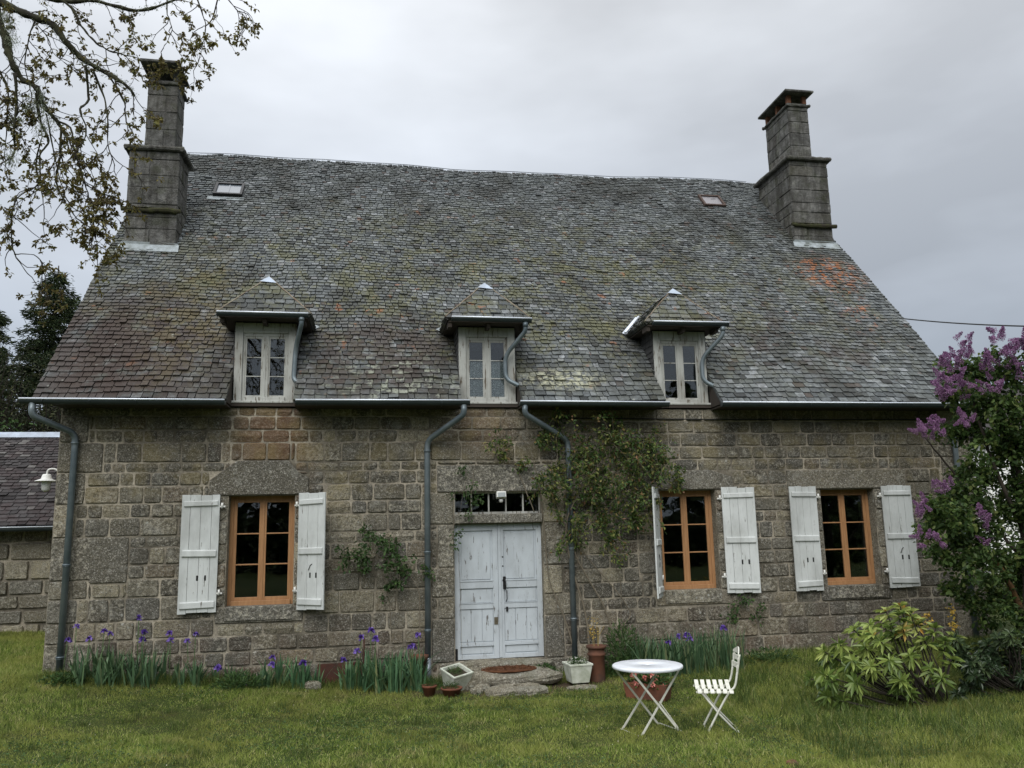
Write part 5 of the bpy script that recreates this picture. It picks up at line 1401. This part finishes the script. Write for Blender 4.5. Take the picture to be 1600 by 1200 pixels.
for (u, v, y) in [(1410, 945, -2.9), (1390, 955, -3.0), (1375, 968, -2.7), (1425, 958, -2.8), (1330, 985, -3.0), (1345, 1000, -3.1), (1365, 990, -3.2), (1395, 985, -3.1), (1415, 985, -3.2), (1440, 1000, -3.0), (1465, 985, -3.0), (1475, 1005, -3.1), (1380, 1005, -3.3), (1350, 1015, -3.2), (1310, 1010, -3.0), (1290, 1015, -2.9),
                  (1285, 1055, -3.2), (1300, 1065, -3.3), (1320, 1045, -3.2), (1335, 1065, -3.4), (1310, 1095, -3.4), (1330, 1035, -3.3), (1365, 1040, -3.4), (1395, 1030, -3.5), (1420, 1020, -3.3), (1450, 1040, -3.4), (1465, 1055, -3.5), (1410, 1065, -3.5), (1485, 1030, -3.2), (1440, 975, -2.8), (1405, 965, -3.0), (1360, 975, -2.9), (1298, 1085, -3.3), (1420, 1085, -3.5), (1490, 990, -2.9), (1400, 1000, -3.0), (1430, 1010, -2.8), (1345, 1050, -3.0), (1385, 1050, -3.0)]:
    tips.append(at(u+rng.uniform(-6, 6), v+rng.uniform(-5, 5), y))
    if rng.random() < .55: tips.append(at(u+rng.uniform(-20, 20), v+rng.uniform(5, 34), y+rng.uniform(.1, .5)))
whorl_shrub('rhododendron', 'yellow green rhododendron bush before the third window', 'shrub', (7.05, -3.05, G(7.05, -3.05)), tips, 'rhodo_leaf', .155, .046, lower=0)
tips = []
for _ in range(130):
    u = rng.uniform(1485, 1680); v = rng.uniform(990, 1110)-max(0, (u-1500))*.18+8; tips.append(at(u, v, rng.uniform(-3.3, -2.5)))
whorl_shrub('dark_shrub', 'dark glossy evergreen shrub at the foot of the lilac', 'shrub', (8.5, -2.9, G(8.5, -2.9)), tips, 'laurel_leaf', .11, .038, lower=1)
k = thing('yellow_flower_stalk', 'yellow flowering stalk between the rhododendron and the right downpipe', 'flowers', (8.2, -2.3, G(8.2, -2.3)))
q = MB(); b_ = Vector(k.location)
tp_ = [at(1486, 955, -2.4), at(1490, 975, -2.4), at(1450, 965, -2.4)]
for e in tp_: q.tube([(0, 0, -.05), (e-b_)*.5+Vector((.03, 0, .05)), e-b_], [.007, .005, .003], 5)
q.build('stem', M['greenstem'], k)
for e in tp_:
    P_ = [e+Vector((rng.gauss(0, .025), rng.gauss(0, .025), rng.gauss(-.02, .045))) for _ in range(30)]; leaves('flower_head', P_, nr.normal(size=(len(P_), 3)), .035, .03, M['yellow'], k)

# ================================================================== lilac
lt = thing('lilac_tree', 'lilac tree with purple flower heads overhanging the right corner of the house', 'tree', (9.25, -2.4, G(9.25, -2.4)))
lb = Vector(lt.location)
def limb(pts, r0, r1, name, parent, mat, off, n=9, wob=.012):
    p = smooth_path(pts, 5); N = len(p); k = MB()
    k.tube([q-off+Vector((rng.uniform(-wob, wob), rng.uniform(-wob, wob), 0)) for q in p], [r0+(r1-r0)*i/(N-1)+rng.uniform(-.04, .04)*r0 for i in range(N)], n); return k.build(name, M[mat], parent)
tr_ = limb([(9.25, -2.4, -.15), (9.22, -2.4, .8), (9.28, -2.42, 1.8), (9.25, -2.4, 2.9), (9.35, -2.4, 3.9)], .115, .05, 'trunk', lt, 'bark', lb)
for pts, r in [([(9.2, -2.4, .45), (8.95, -2.45, 1.0), (8.75, -2.5, 1.35), (8.45, -2.5, 1.75)], .055), ([(9.25, -2.4, 1.9), (8.9, -2.5, 2.6), (8.6, -2.6, 3.4), (8.45, -2.6, 4.1)], .035), ([(9.25, -2.4, 2.6), (9.0, -2.6, 3.3), (8.85, -2.7, 4.2)], .03),
               ([(9.2, -2.4, 1.5), (8.7, -2.3, 2.2), (8.2, -2.3, 2.9), (7.9, -2.3, 3.3)], .025), ([(9.25, -2.4, 2.2), (9.8, -2.4, 3.0), (10.1, -2.3, 3.9)], .04), ([(9.25, -2.4, 1.2), (9.7, -2.2, 1.8), (10.2, -2.2, 2.4)], .03), ([(8.7, -2.5, 1.45), (8.3, -2.5, 2.0), (7.95, -2.5, 2.3)], .018)]:
    limb([Vector(p) for p in pts], r, r*.35, 'branch', lt, 'bark_orange' if r == .055 else 'bark', lb)
LC = [(1505, 745, 24, 110), (1515, 900, 26, 130), (1485, 925, 18, 60), (1500, 580, 30, 230), (1530, 590, 34, 260), (1560, 575, 36, 280), (1590, 590, 40, 300), (1625, 570, 45, 300), (1490, 620, 26, 170), (1520, 630, 34, 260), (1555, 640, 38, 320), (1595, 640, 38, 320), (1640, 630, 45, 300), (1500, 665, 28, 200), (1535, 680, 32, 260), (1575, 690, 36, 280), (1615, 690, 36, 240), (1475, 672, 16, 60), (1530, 720, 26, 130), (1570, 735, 26, 110), (1610, 740, 32, 160),
      (1490, 780, 30, 230), (1465, 800, 26, 190), (1455, 830, 22, 150), (1500, 815, 34, 300), (1530, 790, 26, 120), (1490, 850, 32, 260), (1525, 850, 32, 240), (1540, 885, 30, 170), (1500, 885, 26, 150), (1460, 860, 16, 60), (1570, 800, 24, 70), (1610, 800, 32, 140), (1600, 860, 30, 130), (1560, 870, 22, 90), (1525, 760, 22, 110), (1550, 930, 30, 120), (1600, 930, 32, 140), (1510, 930, 22, 70), (1680, 700, 60, 300), (1680, 850, 60, 250), (1660, 590, 50, 250), (1545, 740, 30, 200), (1585, 760, 34, 200), (1600, 800, 34, 160), (1540, 830, 26, 120), (1590, 900, 34, 240), (1545, 960, 30, 200), (1600, 980, 36, 260), (1575, 700, 30, 200), (1610, 690, 36, 240)]
P, D = [], []; tw = MB()
for (u, v, r, n) in LC:
    y = -2.5+rng.uniform(-.35, .35); c = at(u, v, y); rr = r/118.
    for _ in range(max(3, n//28)):
        d = Vector((rng.gauss(0, 1), rng.gauss(0, .9), rng.gauss(.25, 1))).normalized(); a = c+Vector((rng.gauss(0, .3), rng.gauss(0, .6), rng.gauss(0, .3)))*rr; e = a+d*rr*rng.uniform(.4, 1.0)
        tw.tube([a-lb, e-lb], [.006, .002], 4, cap=False)
        for _ in range(52):
            s = rng.random(); p = a.lerp(e, s)+Vector((rng.gauss(0, .05), rng.gauss(0, .05), rng.gauss(0, .05))); P.append(p); D.append(Vector((rng.gauss(0, .7), rng.gauss(0, .7), rng.gauss(-.15, .6)))+d*.5)
tw.build('twigs', M['bark'], lt, recalc=False)
leaves('crown', P, D, nr.uniform(.6, 1.1, len(P))*.085, nr.uniform(.75, 1.1, len(P))*.055, M['lilac_leaf'], lt, .4)
def panicle():
    n = 420; t_ = nr.random(n)**.85; R_ = .042*(1-t_)**.75+.006; a = nr.uniform(0, 6.283, n); lob = .75+.5*np.sin(t_*20+a*2)
    P_ = np.stack([R_*np.cos(a)*lob, R_*np.sin(a)*lob, t_*.21], 1); D_ = np.stack([np.cos(a), np.sin(a), nr.normal(size=n)*.5+.3], 1)
    o = leaves('pan', P_, D_, nr.uniform(.014, .020, n), nr.uniform(.013, .018, n), M['lilac_fl'], None, fold=.2, droop=0); me = o.data; bpy.data.objects.remove(o); me.name = 'flower_head'; return me
PN = [panicle() for _ in range(5)]
FL = [(1497, 540), (1505, 548), (1512, 535), (1520, 555), (1490, 555), (1558, 520), (1565, 530), (1552, 540), (1570, 545), (1580, 560), (1598, 530), (1590, 545), (1605, 545), (1475, 570), (1482, 580), (1490, 590), (1478, 600), (1470, 612), (1480, 620), (1465, 618), (1500, 600), (1510, 610), (1540, 560), (1535, 575), (1560, 570), (1575, 580), (1545, 595), (1440, 668), (1450, 665), (1460, 672), (1445, 675), (1470, 660), (1455, 690), (1512, 655), (1520, 660), (1595, 655), (1470, 762), (1480, 766), (1437, 795), (1445, 800), (1460, 800), (1440, 835), (1450, 840), (1465, 845), (1527, 805), (1530, 815), (1535, 845), (1545, 843), (1590, 570), (1600, 600), (1470, 590), (1505, 570), (1550, 610), (1610, 560), (1620, 540)]
for (u, v) in FL:
    p = at(u+rng.uniform(-5, 5), v+rng.uniform(-3, 3), -2.85+rng.uniform(-.15, .15)); o = bpy.data.objects.new('flower_head', PN[rng.randrange(5)]); COL.objects.link(o); o.parent = lt; o.location = p-lb
    o.rotation_euler = (rng.gauss(0, .5), rng.gauss(0, .5), rng.uniform(0, 6)); s = rng.uniform(.62, .95)*(1 if v < 640 else .85); o.scale = (s, s, s)
    for _ in range(rng.choice((1, 1, 2, 2, 3))):
        o2 = o.copy(); COL.objects.link(o2); o2.location = o.location+Vector((rng.uniform(-.11, .11), rng.uniform(-.08, .08), rng.uniform(-.10, .09))); o2.rotation_euler = (rng.gauss(0, .7), rng.gauss(0, .7), 0)

# ================================================================== oak branches overhead (trunk stands left of the frame)
ok = thing('oak_tree', 'oak with lichen covered limbs and young brown leaves hanging in at upper left', 'tree', (-5.2, -5.8, G(-5.2, -5.8)))
okb = Vector(ok.location)
limb([Vector((-5.2, -5.8, -.2)), Vector((-5.15, -5.8, 2.5)), Vector((-5.3, -5.8, 5.0)), Vector((-5.0, -5.8, 7.6))], .30, .17, 'trunk', ok, 'bark', okb, 14, .03)
YB = -6.0
def A(u, v, y=YB): return at(u, v, y)
OKS = 1.2
ML = [([(-5.2, -5.8, 4.3), None, (-60, -40), (0, 0), (22, 15), (55, 29), (84, 40), (106, 70), (125, 88), (147, 106), (169, 117), (198, 136), (210, 150)], .036, .010),
      ([(-5.2, -5.8, 3.8), None, (-70, -10), (0, 45), (10, 75), (18, 95), (29, 117), (55, 136), (66, 161), (84, 183), (105, 215)], .034, .010),
      ([(-5.15, -5.8, 5.2), None, (-40, -60), (40, -12), (100, 2), (150, 6), (215, 22), (255, 10), (300, -5)], .022, .006),
      ([None, (84, 0), (110, 12), (130, 45), (150, 70), (172, 82), (200, 88)], .010, .004),
      ([None, (137, 108), (135, 150), (128, 175), (136, 205), (128, 235)], .010, .004),
      ([None, (145, 110), (160, 150), (170, 190), (172, 230), (180, 260)], .008, .003),
      ([None, (169, 118), (190, 150), (195, 180), (200, 200)], .008, .003),
      ([None, (28, 120), (27, 165), (25, 200), (18, 235), (12, 255)], .012, .004),
      ([None, (60, 150), (62, 190), (72, 215), (62, 240), (60, 280), (65, 320)], .010, .003),
      ([None, (66, 230), (56, 260), (57, 285), (30, 315), (18, 355), (22, 395), (40, 425)], .006, .003),
      ([None, (84, 183), (110, 200), (118, 230), (125, 270), (140, 310), (145, 350)], .009, .003),
      ([None, (95, 200), (90, 240), (85, 280), (105, 320), (125, 345), (150, 360)], .008, .003),
      ([None, (262, -30), (262, 20), (270, 50), (258, 80)], .006, .002), ([None, (300, -20), (318, 25), (322, 50), (312, 90)], .006, .002), ([None, (345, -30), (330, 25), (318, 45)], .006, .002), ([None, (340, -20), (365, 8), (380, 22)], .006, .002),
      ([None, (105, 215), (95, 235), (100, 270), (115, 300), (130, 330), (160, 355)], .005, .002), ([None, (110, 225), (125, 250), (130, 280), (150, 300), (170, 305)], .004, .002), ([None, (118, 235), (140, 265), (152, 290)], .004, .002), ([None, (75, 180), (80, 230), (95, 290), (110, 320), (140, 345), (150, 385)], .005, .002), ([None, (20, 395), (55, 400), (70, 415)], .004, .002), ([None, (0, 200), (15, 190), (28, 170)], .008, .004), ([None, (-20, 90), (10, 130), (8, 180), (3, 240)], .008, .003), ([None, (55, 29), (50, 60), (40, 100), (52, 150)], .006, .003), ([None, (55, 35), (75, 60), (85, 85), (100, 95)], .004, .002)]
P, D = [], []; tw = MB(); lich = []
def cluster(p, n=None):
    n = n or rng.randint(4, 7)
    for _ in range(n):
        P.append(p+Vector((rng.gauss(0, .008), rng.gauss(0, .01), rng.gauss(0, .008)))); D.append(Vector((rng.gauss(0, .8), rng.gauss(0, .8), rng.gauss(-.35, .6))))
def twig(p, d, L, r, depth):
    n = 6; pts = [p]; q = p.copy(); dd = d.copy()
    for i in range(n):
        dd = (dd+Vector((rng.gauss(0, .30), rng.gauss(0, .22), rng.gauss(0, .22)-.07))).normalized(); q = q+dd*L/n; pts.append(q.copy())
        if depth > 0 and rng.random() < .50: twig(q, (dd+Vector((rng.gauss(0, .8), rng.gauss(0, .6), rng.gauss(0, .8)))).normalized(), L*rng.uniform(.35, .6), r*.6, depth-1)
        if i > 1 and rng.random() < .42: cluster(q)
    tw.tube([x-okb for x in pts], [r*(1-.1*i) for i in range(n+1)], 5, cap=False)
    cluster(q, rng.randint(5, 8))
for (pl_, r0, r1) in ML:
    pts = []
    for q in pl_:
        if q is None: continue
        pts.append(Vector(q) if len(q) == 3 else A(*q))
    for i in range(len(pts)): pts[i] = pts[i]+Vector((0, rng.uniform(-.06, .06), 0))
    p = smooth_path(pts, 5); N = len(p)
    br_ = MB(); br_.tube([q-okb+Vector((rng.uniform(-.004, .004), 0, rng.uniform(-.004, .004))) for q in p], [OKS*max(r1, r0+(r1-r0)*i/(N-1))*rng.uniform(.75, 1.3) for i in range(N)], 8)
    br_.build('limb', M['bark_moss'], ok)
    start = 8 if len(pl_[0] or ()) == 3 else 3
    for i in range(start, N-1):
        d = (p[i+1]-p[i]).normalized()
        if r0 > .02: lich.append(p[i])
        pr = .26 if r0 > .02 else .40
        if rng.random() < pr:
            sgn = rng.choice((-1, 1)); sd_ = Vector((-d.z, 0, d.x))*sgn
            twig(p[i], (d*.7+sd_*.8+Vector((.15, rng.gauss(0, .3), -.25))).normalized(), rng.uniform(.16, .42), .0042, 1 if rng.random() < .6 else 0)
    twig(p[-1], (p[-1]-p[-2]).normalized(), .28, .004, 1)
for (u, v) in [(120, 205), (125, 215), (110, 225), (130, 190), (118, 240), (250, 95), (285, 90), (280, 110), (225, 175), (235, 178), (160, 300), (165, 310), (150, 345), (140, 350), (75, 350), (70, 410), (230, 225)]:
    twig(A(u, v), Vector((rng.gauss(0, 1), 0, -.4)).normalized(), .12, .0025, 1)
tw.build('twigs', M['twig'], ok, recalc=False)
leaves('foliage', P, D, nr.uniform(.5, 1.1, len(P))*.039, nr.uniform(.7, 1.1, len(P))*.021, M['oak_leaf'], ok, .3)
LP, LD = [], []
for c in [A(10, 30), A(15, 40), A(8, 20), A(60, 150), A(65, 165), A(50, 165), A(45, 170), A(17, 240), A(14, 248), A(75, 190), A(20, 60), A(62, 200), A(27, 190)]:
    for _ in range(130):
        LP.append(c+Vector((rng.gauss(0, .028), rng.gauss(0, .03), rng.gauss(-.01, .045)))); LD.append((rng.gauss(0, .6), rng.gauss(0, .6), rng.gauss(-.9, .5)))
for p in lich:
    for _ in range(14): LP.append(p+Vector((rng.gauss(0, .018), rng.gauss(0, .015), rng.gauss(0, .018)))); LD.append((rng.gauss(0, 1), rng.gauss(0, 1), rng.gauss(-.2, 1)))
leaves('lichen', LP, LD, .030, .005, M['lichen'], ok, .1)

# ================================================================== trees behind on the left
def conifer(name, label, base, H, R, n_wh, mat='conifer', seed=1):
    t_ = thing(name, label, 'tree', base); r_ = random.Random(seed)
    k = MB(); k.tube([(0, 0, -.3), (0, 0, H*.5), (0, 0, H)], [.22, .13, .02], 8); k.build('trunk', M['bark'], t_)
    P, D, L = [], [], []; bm_ = MB()
    for w_ in range(n_wh):
        f = w_/n_wh; z = H*(.12+.87*f); R_ = R*(1-f)**.75*r_.uniform(.7, 1.15)+.12
        for j in range(r_.randint(6, 8)):
            a = r_.uniform(0, 6.28); RR = R_*r_.uniform(.6, 1.1)
            pts = [Vector((0, 0, z)), Vector((math.cos(a)*RR*.5, math.sin(a)*RR*.5, z-.02*RR)), Vector((math.cos(a)*RR, math.sin(a)*RR, z+.10*RR-.12))]
            bm_.tube(pts, [.03, .02, .008], 4, cap=False)
            m_ = int(95*RR)+20
            for _ in range(m_):
                s = r_.uniform(.2, 1.02); p = pts[0].lerp(pts[1], s*2) if s < .5 else pts[1].lerp(pts[2], s*2-1)
                sp = .20*(1.15-s); p = p+Vector((r_.gauss(0, sp), r_.gauss(0, sp), r_.gauss(-.06, .07)))
                P.append(p+Vector(base)); D.append((math.cos(a)+r_.gauss(0, .6), math.sin(a)+r_.gauss(0, .6), r_.gauss(-.1, .45))); L.append(r_.uniform(.10, .22))
    bm_.build('branches', M['bark'], t_, recalc=False)
    L = np.array(L); leaves('crown', P, D, L, L*.22, M[mat], t_, .5, fold=.3)
conifer('conifer', 'tall dark conifer rising behind the outbuilding left of the house', (-11.1, 18, .5), 11.3, 3.3, 46, seed=4)
conifer('conifer', 'shorter dark conifer at the left edge beside the tall one', (-13.4, 18.5, .5), 10.0, 3.0, 38, seed=9)
def bushy(name, label, base, H, R, mat, n, tn, seed, crown=.35, cat='tree', LS=.12, group=None):
    t_ = thing(name, label, cat, base, 0, group); r_ = random.Random(seed); b = Vector(base)
    k = MB(); k.tube([(0, 0, -.2), (.1, 0, H*.35)], [.14, .09], 8); k.build('trunk', M['bark'], t_)
    P, D = [], []; q = MB()
    for _ in range(tn):
        a = r_.uniform(0, 6.28); el = r_.uniform(.25, 1.45); L = r_.uniform(.6, 1.0)
        e = Vector((math.cos(a)*math.cos(el)*R*L, math.sin(a)*math.cos(el)*R*L, H*.25+math.sin(el)*H*.75*L)); s = Vector((0, 0, H*r_.uniform(.1, .35))); mid = s.lerp(e, .55)+Vector((r_.gauss(0, .2), r_.gauss(0, .2), .2))
        q.tube([s, mid, e], [.035, .02, .005], 4, cap=False)
        for _ in range(4):
            s2 = r_.uniform(.35, .95); p = s.lerp(e, s2); d = Vector((r_.gauss(0, 1), r_.gauss(0, 1), r_.gauss(.4, .8))).normalized(); q.tube([p, p+d*r_.uniform(.3, .8)], [.010, .003], 3, cap=False)
        for _ in range(max(1, n//tn)):
            s2 = r_.uniform(crown, 1.05); p = s.lerp(e, s2)+Vector((r_.gauss(0, .22), r_.gauss(0, .22), r_.gauss(0, .22))); P.append(p+b); D.append((r_.gauss(0, 1), r_.gauss(0, 1), r_.gauss(0, .7)))
    q.build('branches', M['twig'], t_, recalc=False)
    leaves('crown', P, D, nr.uniform(.6, 1.1, len(P))*LS, nr.uniform(.6, 1.1, len(P))*LS*.5, M[mat], t_, .3)
bushy('bushy_tree', 'twiggy half bare tree right of the conifers behind the outbuilding roof', (-8.6, 13.5, .5), 7.4, 2.6, 'olive_leaf', 9000, 150, 3, LS=.13)
bushy('bushy_tree', 'grey green twiggy tree at the left edge behind the outbuilding', (-11.6, 13, .5), 8.2, 3.0, 'olive_leaf', 11000, 190, 5, LS=.13)
bushy('bushy_tree', 'dark leafy tree filling the gap behind the left downpipe', (-7.2, 16, .5), 7.4, 2.5, 'olive_leaf', 11000, 150, 8, LS=.16)
bushy('hedge_bush', 'yellow green bush just above the ridge of the outbuilding', (-9.9, 11, .5), 5.0, 1.8, 'weed', 7000, 110, 12, LS=.12, cat='bush')
bushy('far_tree', 'leafy tree between the house corner and the white building', (15.5, 8, .2), 4.2, 2.4, 'olive_leaf', 9000, 110, 15, LS=.15)
bushy('right_bush', 'dark bush behind the lilac trunk', (11.9, -.3, .1), 3.1, 1.6, 'lilac_leaf', 6500, 80, 18, LS=.09, cat='bush')
bushy('low_bush', 'low dark bush filling the ground behind the foot of the lilac', (10.6, -1.3, .05), 1.7, 1.0, 'lilac_leaf', 3600, 50, 23, LS=.08, cat='bush')
bushy('tall_garden_tree', 'leafy tree beyond the right edge shading the lilac corner', (13.4, -6.2, .2), 8.5, 3.6, 'lilac_leaf', 9000, 130, 21, LS=.16)

# hedge added to darken the pane reflections; woodland behind the camera, mirrored there
hd = thing('reflection_hedge', 'unseen dark hedge added opposite the house to darken the window reflections', 'hedge', (3, -21, G(3, -21)))
P, D = [], []
for _ in range(15000):
    x = rng.uniform(-24, 36); P.append((x, -21+rng.uniform(-.8, .5), G(x, -21)+rng.uniform(0, 2.2))); D.append((rng.gauss(0, 1), rng.gauss(0, 1), rng.gauss(0, .6)))
leaves('foliage', P, D, .34, .26, M['wood_leaf'], hd, .2)
k = MB()
for i in range(30): x = -27+i*2; k.tube([(x, 0, -.2), (x+.1, .05, 2.4)], [.06, .03], 5)
k.build('stem', M['bark'], hd)
P, D = [], []; wt_ = MB()
for i in range(46):
    x = -55+i*2.6+rng.uniform(-1, 1); y = -42+rng.uniform(-5, 5)-.004*(x-3)**2; H = rng.uniform(7.5, 11.5); z0 = G(x, y)
    wt_.tube([(x, y, z0-.3), (x+rng.uniform(-.4, .4), y, z0+H*.6)], [.28, .12], 6)
    for _ in range(330):
        a = rng.uniform(0, 6.28); r0 = rng.random()**.5*2.6; t_ = rng.random(); rr = r0*math.sin(math.pi*min(1, .15+t_*.85))**.6
        P.append((x+rr*math.cos(a), y+rr*math.sin(a), z0+.6+t_*(H-.6))); D.append((rng.gauss(0, 1), rng.gauss(0, 1), rng.gauss(0, .6)))
wl_ = leaves('woodland', P, D, .8, .6, M['wood_leaf'], None, .2); tag(wl_, 'dark line of woodland behind the garden', 'woodland', kind='stuff')
wt2 = wt_.build('woodland_trunks', M['bark']); tag(wt2, 'trunks of the woodland behind the garden', 'woodland', kind='stuff')

# ================================================================== grass
def grass(name, n, region, H, W, mat, lean, seed_mask=None, label=None, segs=1):
    x0, x1, y0, y1 = region
    x = nr.uniform(x0, x1, n); y = nr.uniform(y0, y1, n)
    if seed_mask is not None:
        k = seed_mask(x, y); x, y = x[k], y[k]
    N = len(x); z = gz(x, y)-.004
    h = H(x, y)*nr.uniform(.45, 1.15, N) if callable(H) else H*nr.uniform(.45, 1.15, N)
    a = nr.uniform(0, 6.283, N); b = nr.uniform(0, 6.283, N); l = np.abs(nr.normal(size=N))*lean
    wv = W*nr.uniform(.6, 1.3, N)
    P = np.stack([x, y, z], 1); s = np.stack([np.cos(b), np.sin(b), np.zeros(N)], 1)*wv[:, None]/2
    d = np.stack([np.cos(a)*l*h, np.sin(a)*l*h, h], 1)
    if segs == 1:
        V = np.stack([P-s, P+s, P+d], 1).reshape(-1, 3); F = np.arange(N*3).reshape(-1, 3); r = nr.random(N)
    else:
        m1 = P+d*np.array([.35, .35, .6]); V = np.stack([P-s, P+s, m1+s*.8, m1-s*.8, P+d*np.array([1.1, 1.1, .98])-s*.1, P+d*np.array([1.1, 1.1, .98])+s*.1], 1).reshape(-1, 3)
        bb = np.arange(N)[:, None]*6; F = np.concatenate([bb+np.array([0, 1, 2, 3]), bb+np.array([3, 2, 5, 4])], 0); r = np.tile(nr.random(N), 2)
    o = mesh_np(name, V, F, r, M[mat]); tag(o, label, 'grass', kind='stuff'); return o
def bare(x, y):
    keep = ~((np.abs(x-2.05) < .75) & (y > -.72)) & ~((np.abs(x-2.12) < .38) & (np.abs(y+.98) < .22))
    keep &= ~((y > -.05) & (x > XL-.02) & (x < XR))
    nz_ = np.sin(x*1.9+np.sin(y*2.3)*1.2)*np.sin(y*2.6+np.sin(x*1.4)*1.5)
    # visible wedge only
    keep &= (np.abs(x-.175*(y+13)) < (y+13)*.72+.8)
    soil = np.exp(-((x-2.9)/.55)**2-((y+.75)/.28)**2)+np.exp(-((x-1.2)/.6)**2-((y+.75)/.22)**2)+.8*np.exp(-((x-2.0)/.7)**2-((y+1.35)/.16)**2)
    keep &= nr.random(len(x)) > soil*1.1
    keep &= ~((nz_ > .62) & (nr.random(len(x)) < .45))
    return keep
def hgt(x, y):
    base = .040+.018*np.sin(x*1.3+y*.7)*np.sin(y*1.9-x*.6)
    base += .022*np.sin(x*4.3+np.sin(y*3.1)*1.4)*np.sin(y*5.2-x*1.7)
    base += .05*np.exp(-((y+.25)/.28)**2)
    base += .05*np.clip((x-4.2)/2.5, 0, 1)+.02*np.clip((-x-3)/2, 0, 1)
    return np.clip(base, .018, None)
grass('lawn_grass', 620000, (-9, 12.5, -6.9, -.03), hgt, .0088, 'grass', .85, bare, 'mown lawn grass in front of the house')
def leftm(x, y): return (np.abs(x-.175*(y+13)) < (y+13)*.72+.8)
grass('side_grass', 110000, (-12.5, -4.5, -.03, 3.98), .07, .011, 'grass', .7, leftm, 'longer grass in front of the outbuilding')
grass('rough_grass', 26000, (4.6, 10.5, -5.2, -.1), .17, .008, 'grass_tall', .6, lambda x, y: bare(x, y) & ((np.sin(x*3.1)*np.sin(y*2.7+1) > -.1) | (nr.random(len(x)) < .3)), 'longer rough grass round the rhododendron', 2)
grass('border_grass', 9000, (-4.4, 4.8, -.5, -.05), .15, .008, 'grass_tall', .6, bare, 'long grass along the foot of the wall', 2)
# ragged tufts
tx = nr.uniform(-5, 9, 520); ty = nr.uniform(-6.6, -.9, 520); X_ = (tx[:, None]+nr.normal(size=(520, 30))*.04).ravel(); Y_ = (ty[:, None]+nr.normal(size=(520, 30))*.04).ravel()
blades('grass_tufts', np.stack([X_, Y_, gz(X_, Y_)-.005], 1), .095, .0075, M['grass_tall'], None, .45, .5, 2)
tag(bpy.data.objects['grass_tufts'], 'scattered ragged tufts of taller grass on the lawn', 'grass', kind='stuff')
# clover leaves and small fallen bits
n = 26000; x = nr.uniform(-6, 11, n); y = nr.uniform(-6.8, -.2, n); k_ = bare(x, y) & (np.sin(x*1.1+2)*np.sin(y*1.7+x*.5) > .0); x, y = x[k_], y[k_]
cl = leaves('clover', np.stack([x, y, gz(x, y)+nr.uniform(.015, .045, len(x))], 1), np.stack([nr.normal(size=len(x)), nr.normal(size=len(x)), nr.normal(size=len(x))*.25], 1), .026, .022, M['weed'], None, 1.5, droop=.05)
tag(cl, 'clover and low weeds in the lawn', 'ground cover', kind='stuff')
n = 1500; x = nr.uniform(-6, 10, n); y = nr.uniform(-6.8, -.4, n); k_ = bare(x, y); x, y = x[k_], y[k_]
lt_ = leaves('lawn_litter', np.stack([x, y, gz(x, y)+nr.uniform(.02, .05, len(x))], 1), nr.normal(size=(len(x), 3)), .014, .013, m_leaf('litter', [(0, (.12, .09, .05)), (.5, (.30, .27, .14)), (1, (.5, .48, .36))], .2, clump=0), None, 1, droop=0)
tag(lt_, 'tiny pale fallen petals and dry leaves on the lawn', 'litter', kind='stuff')
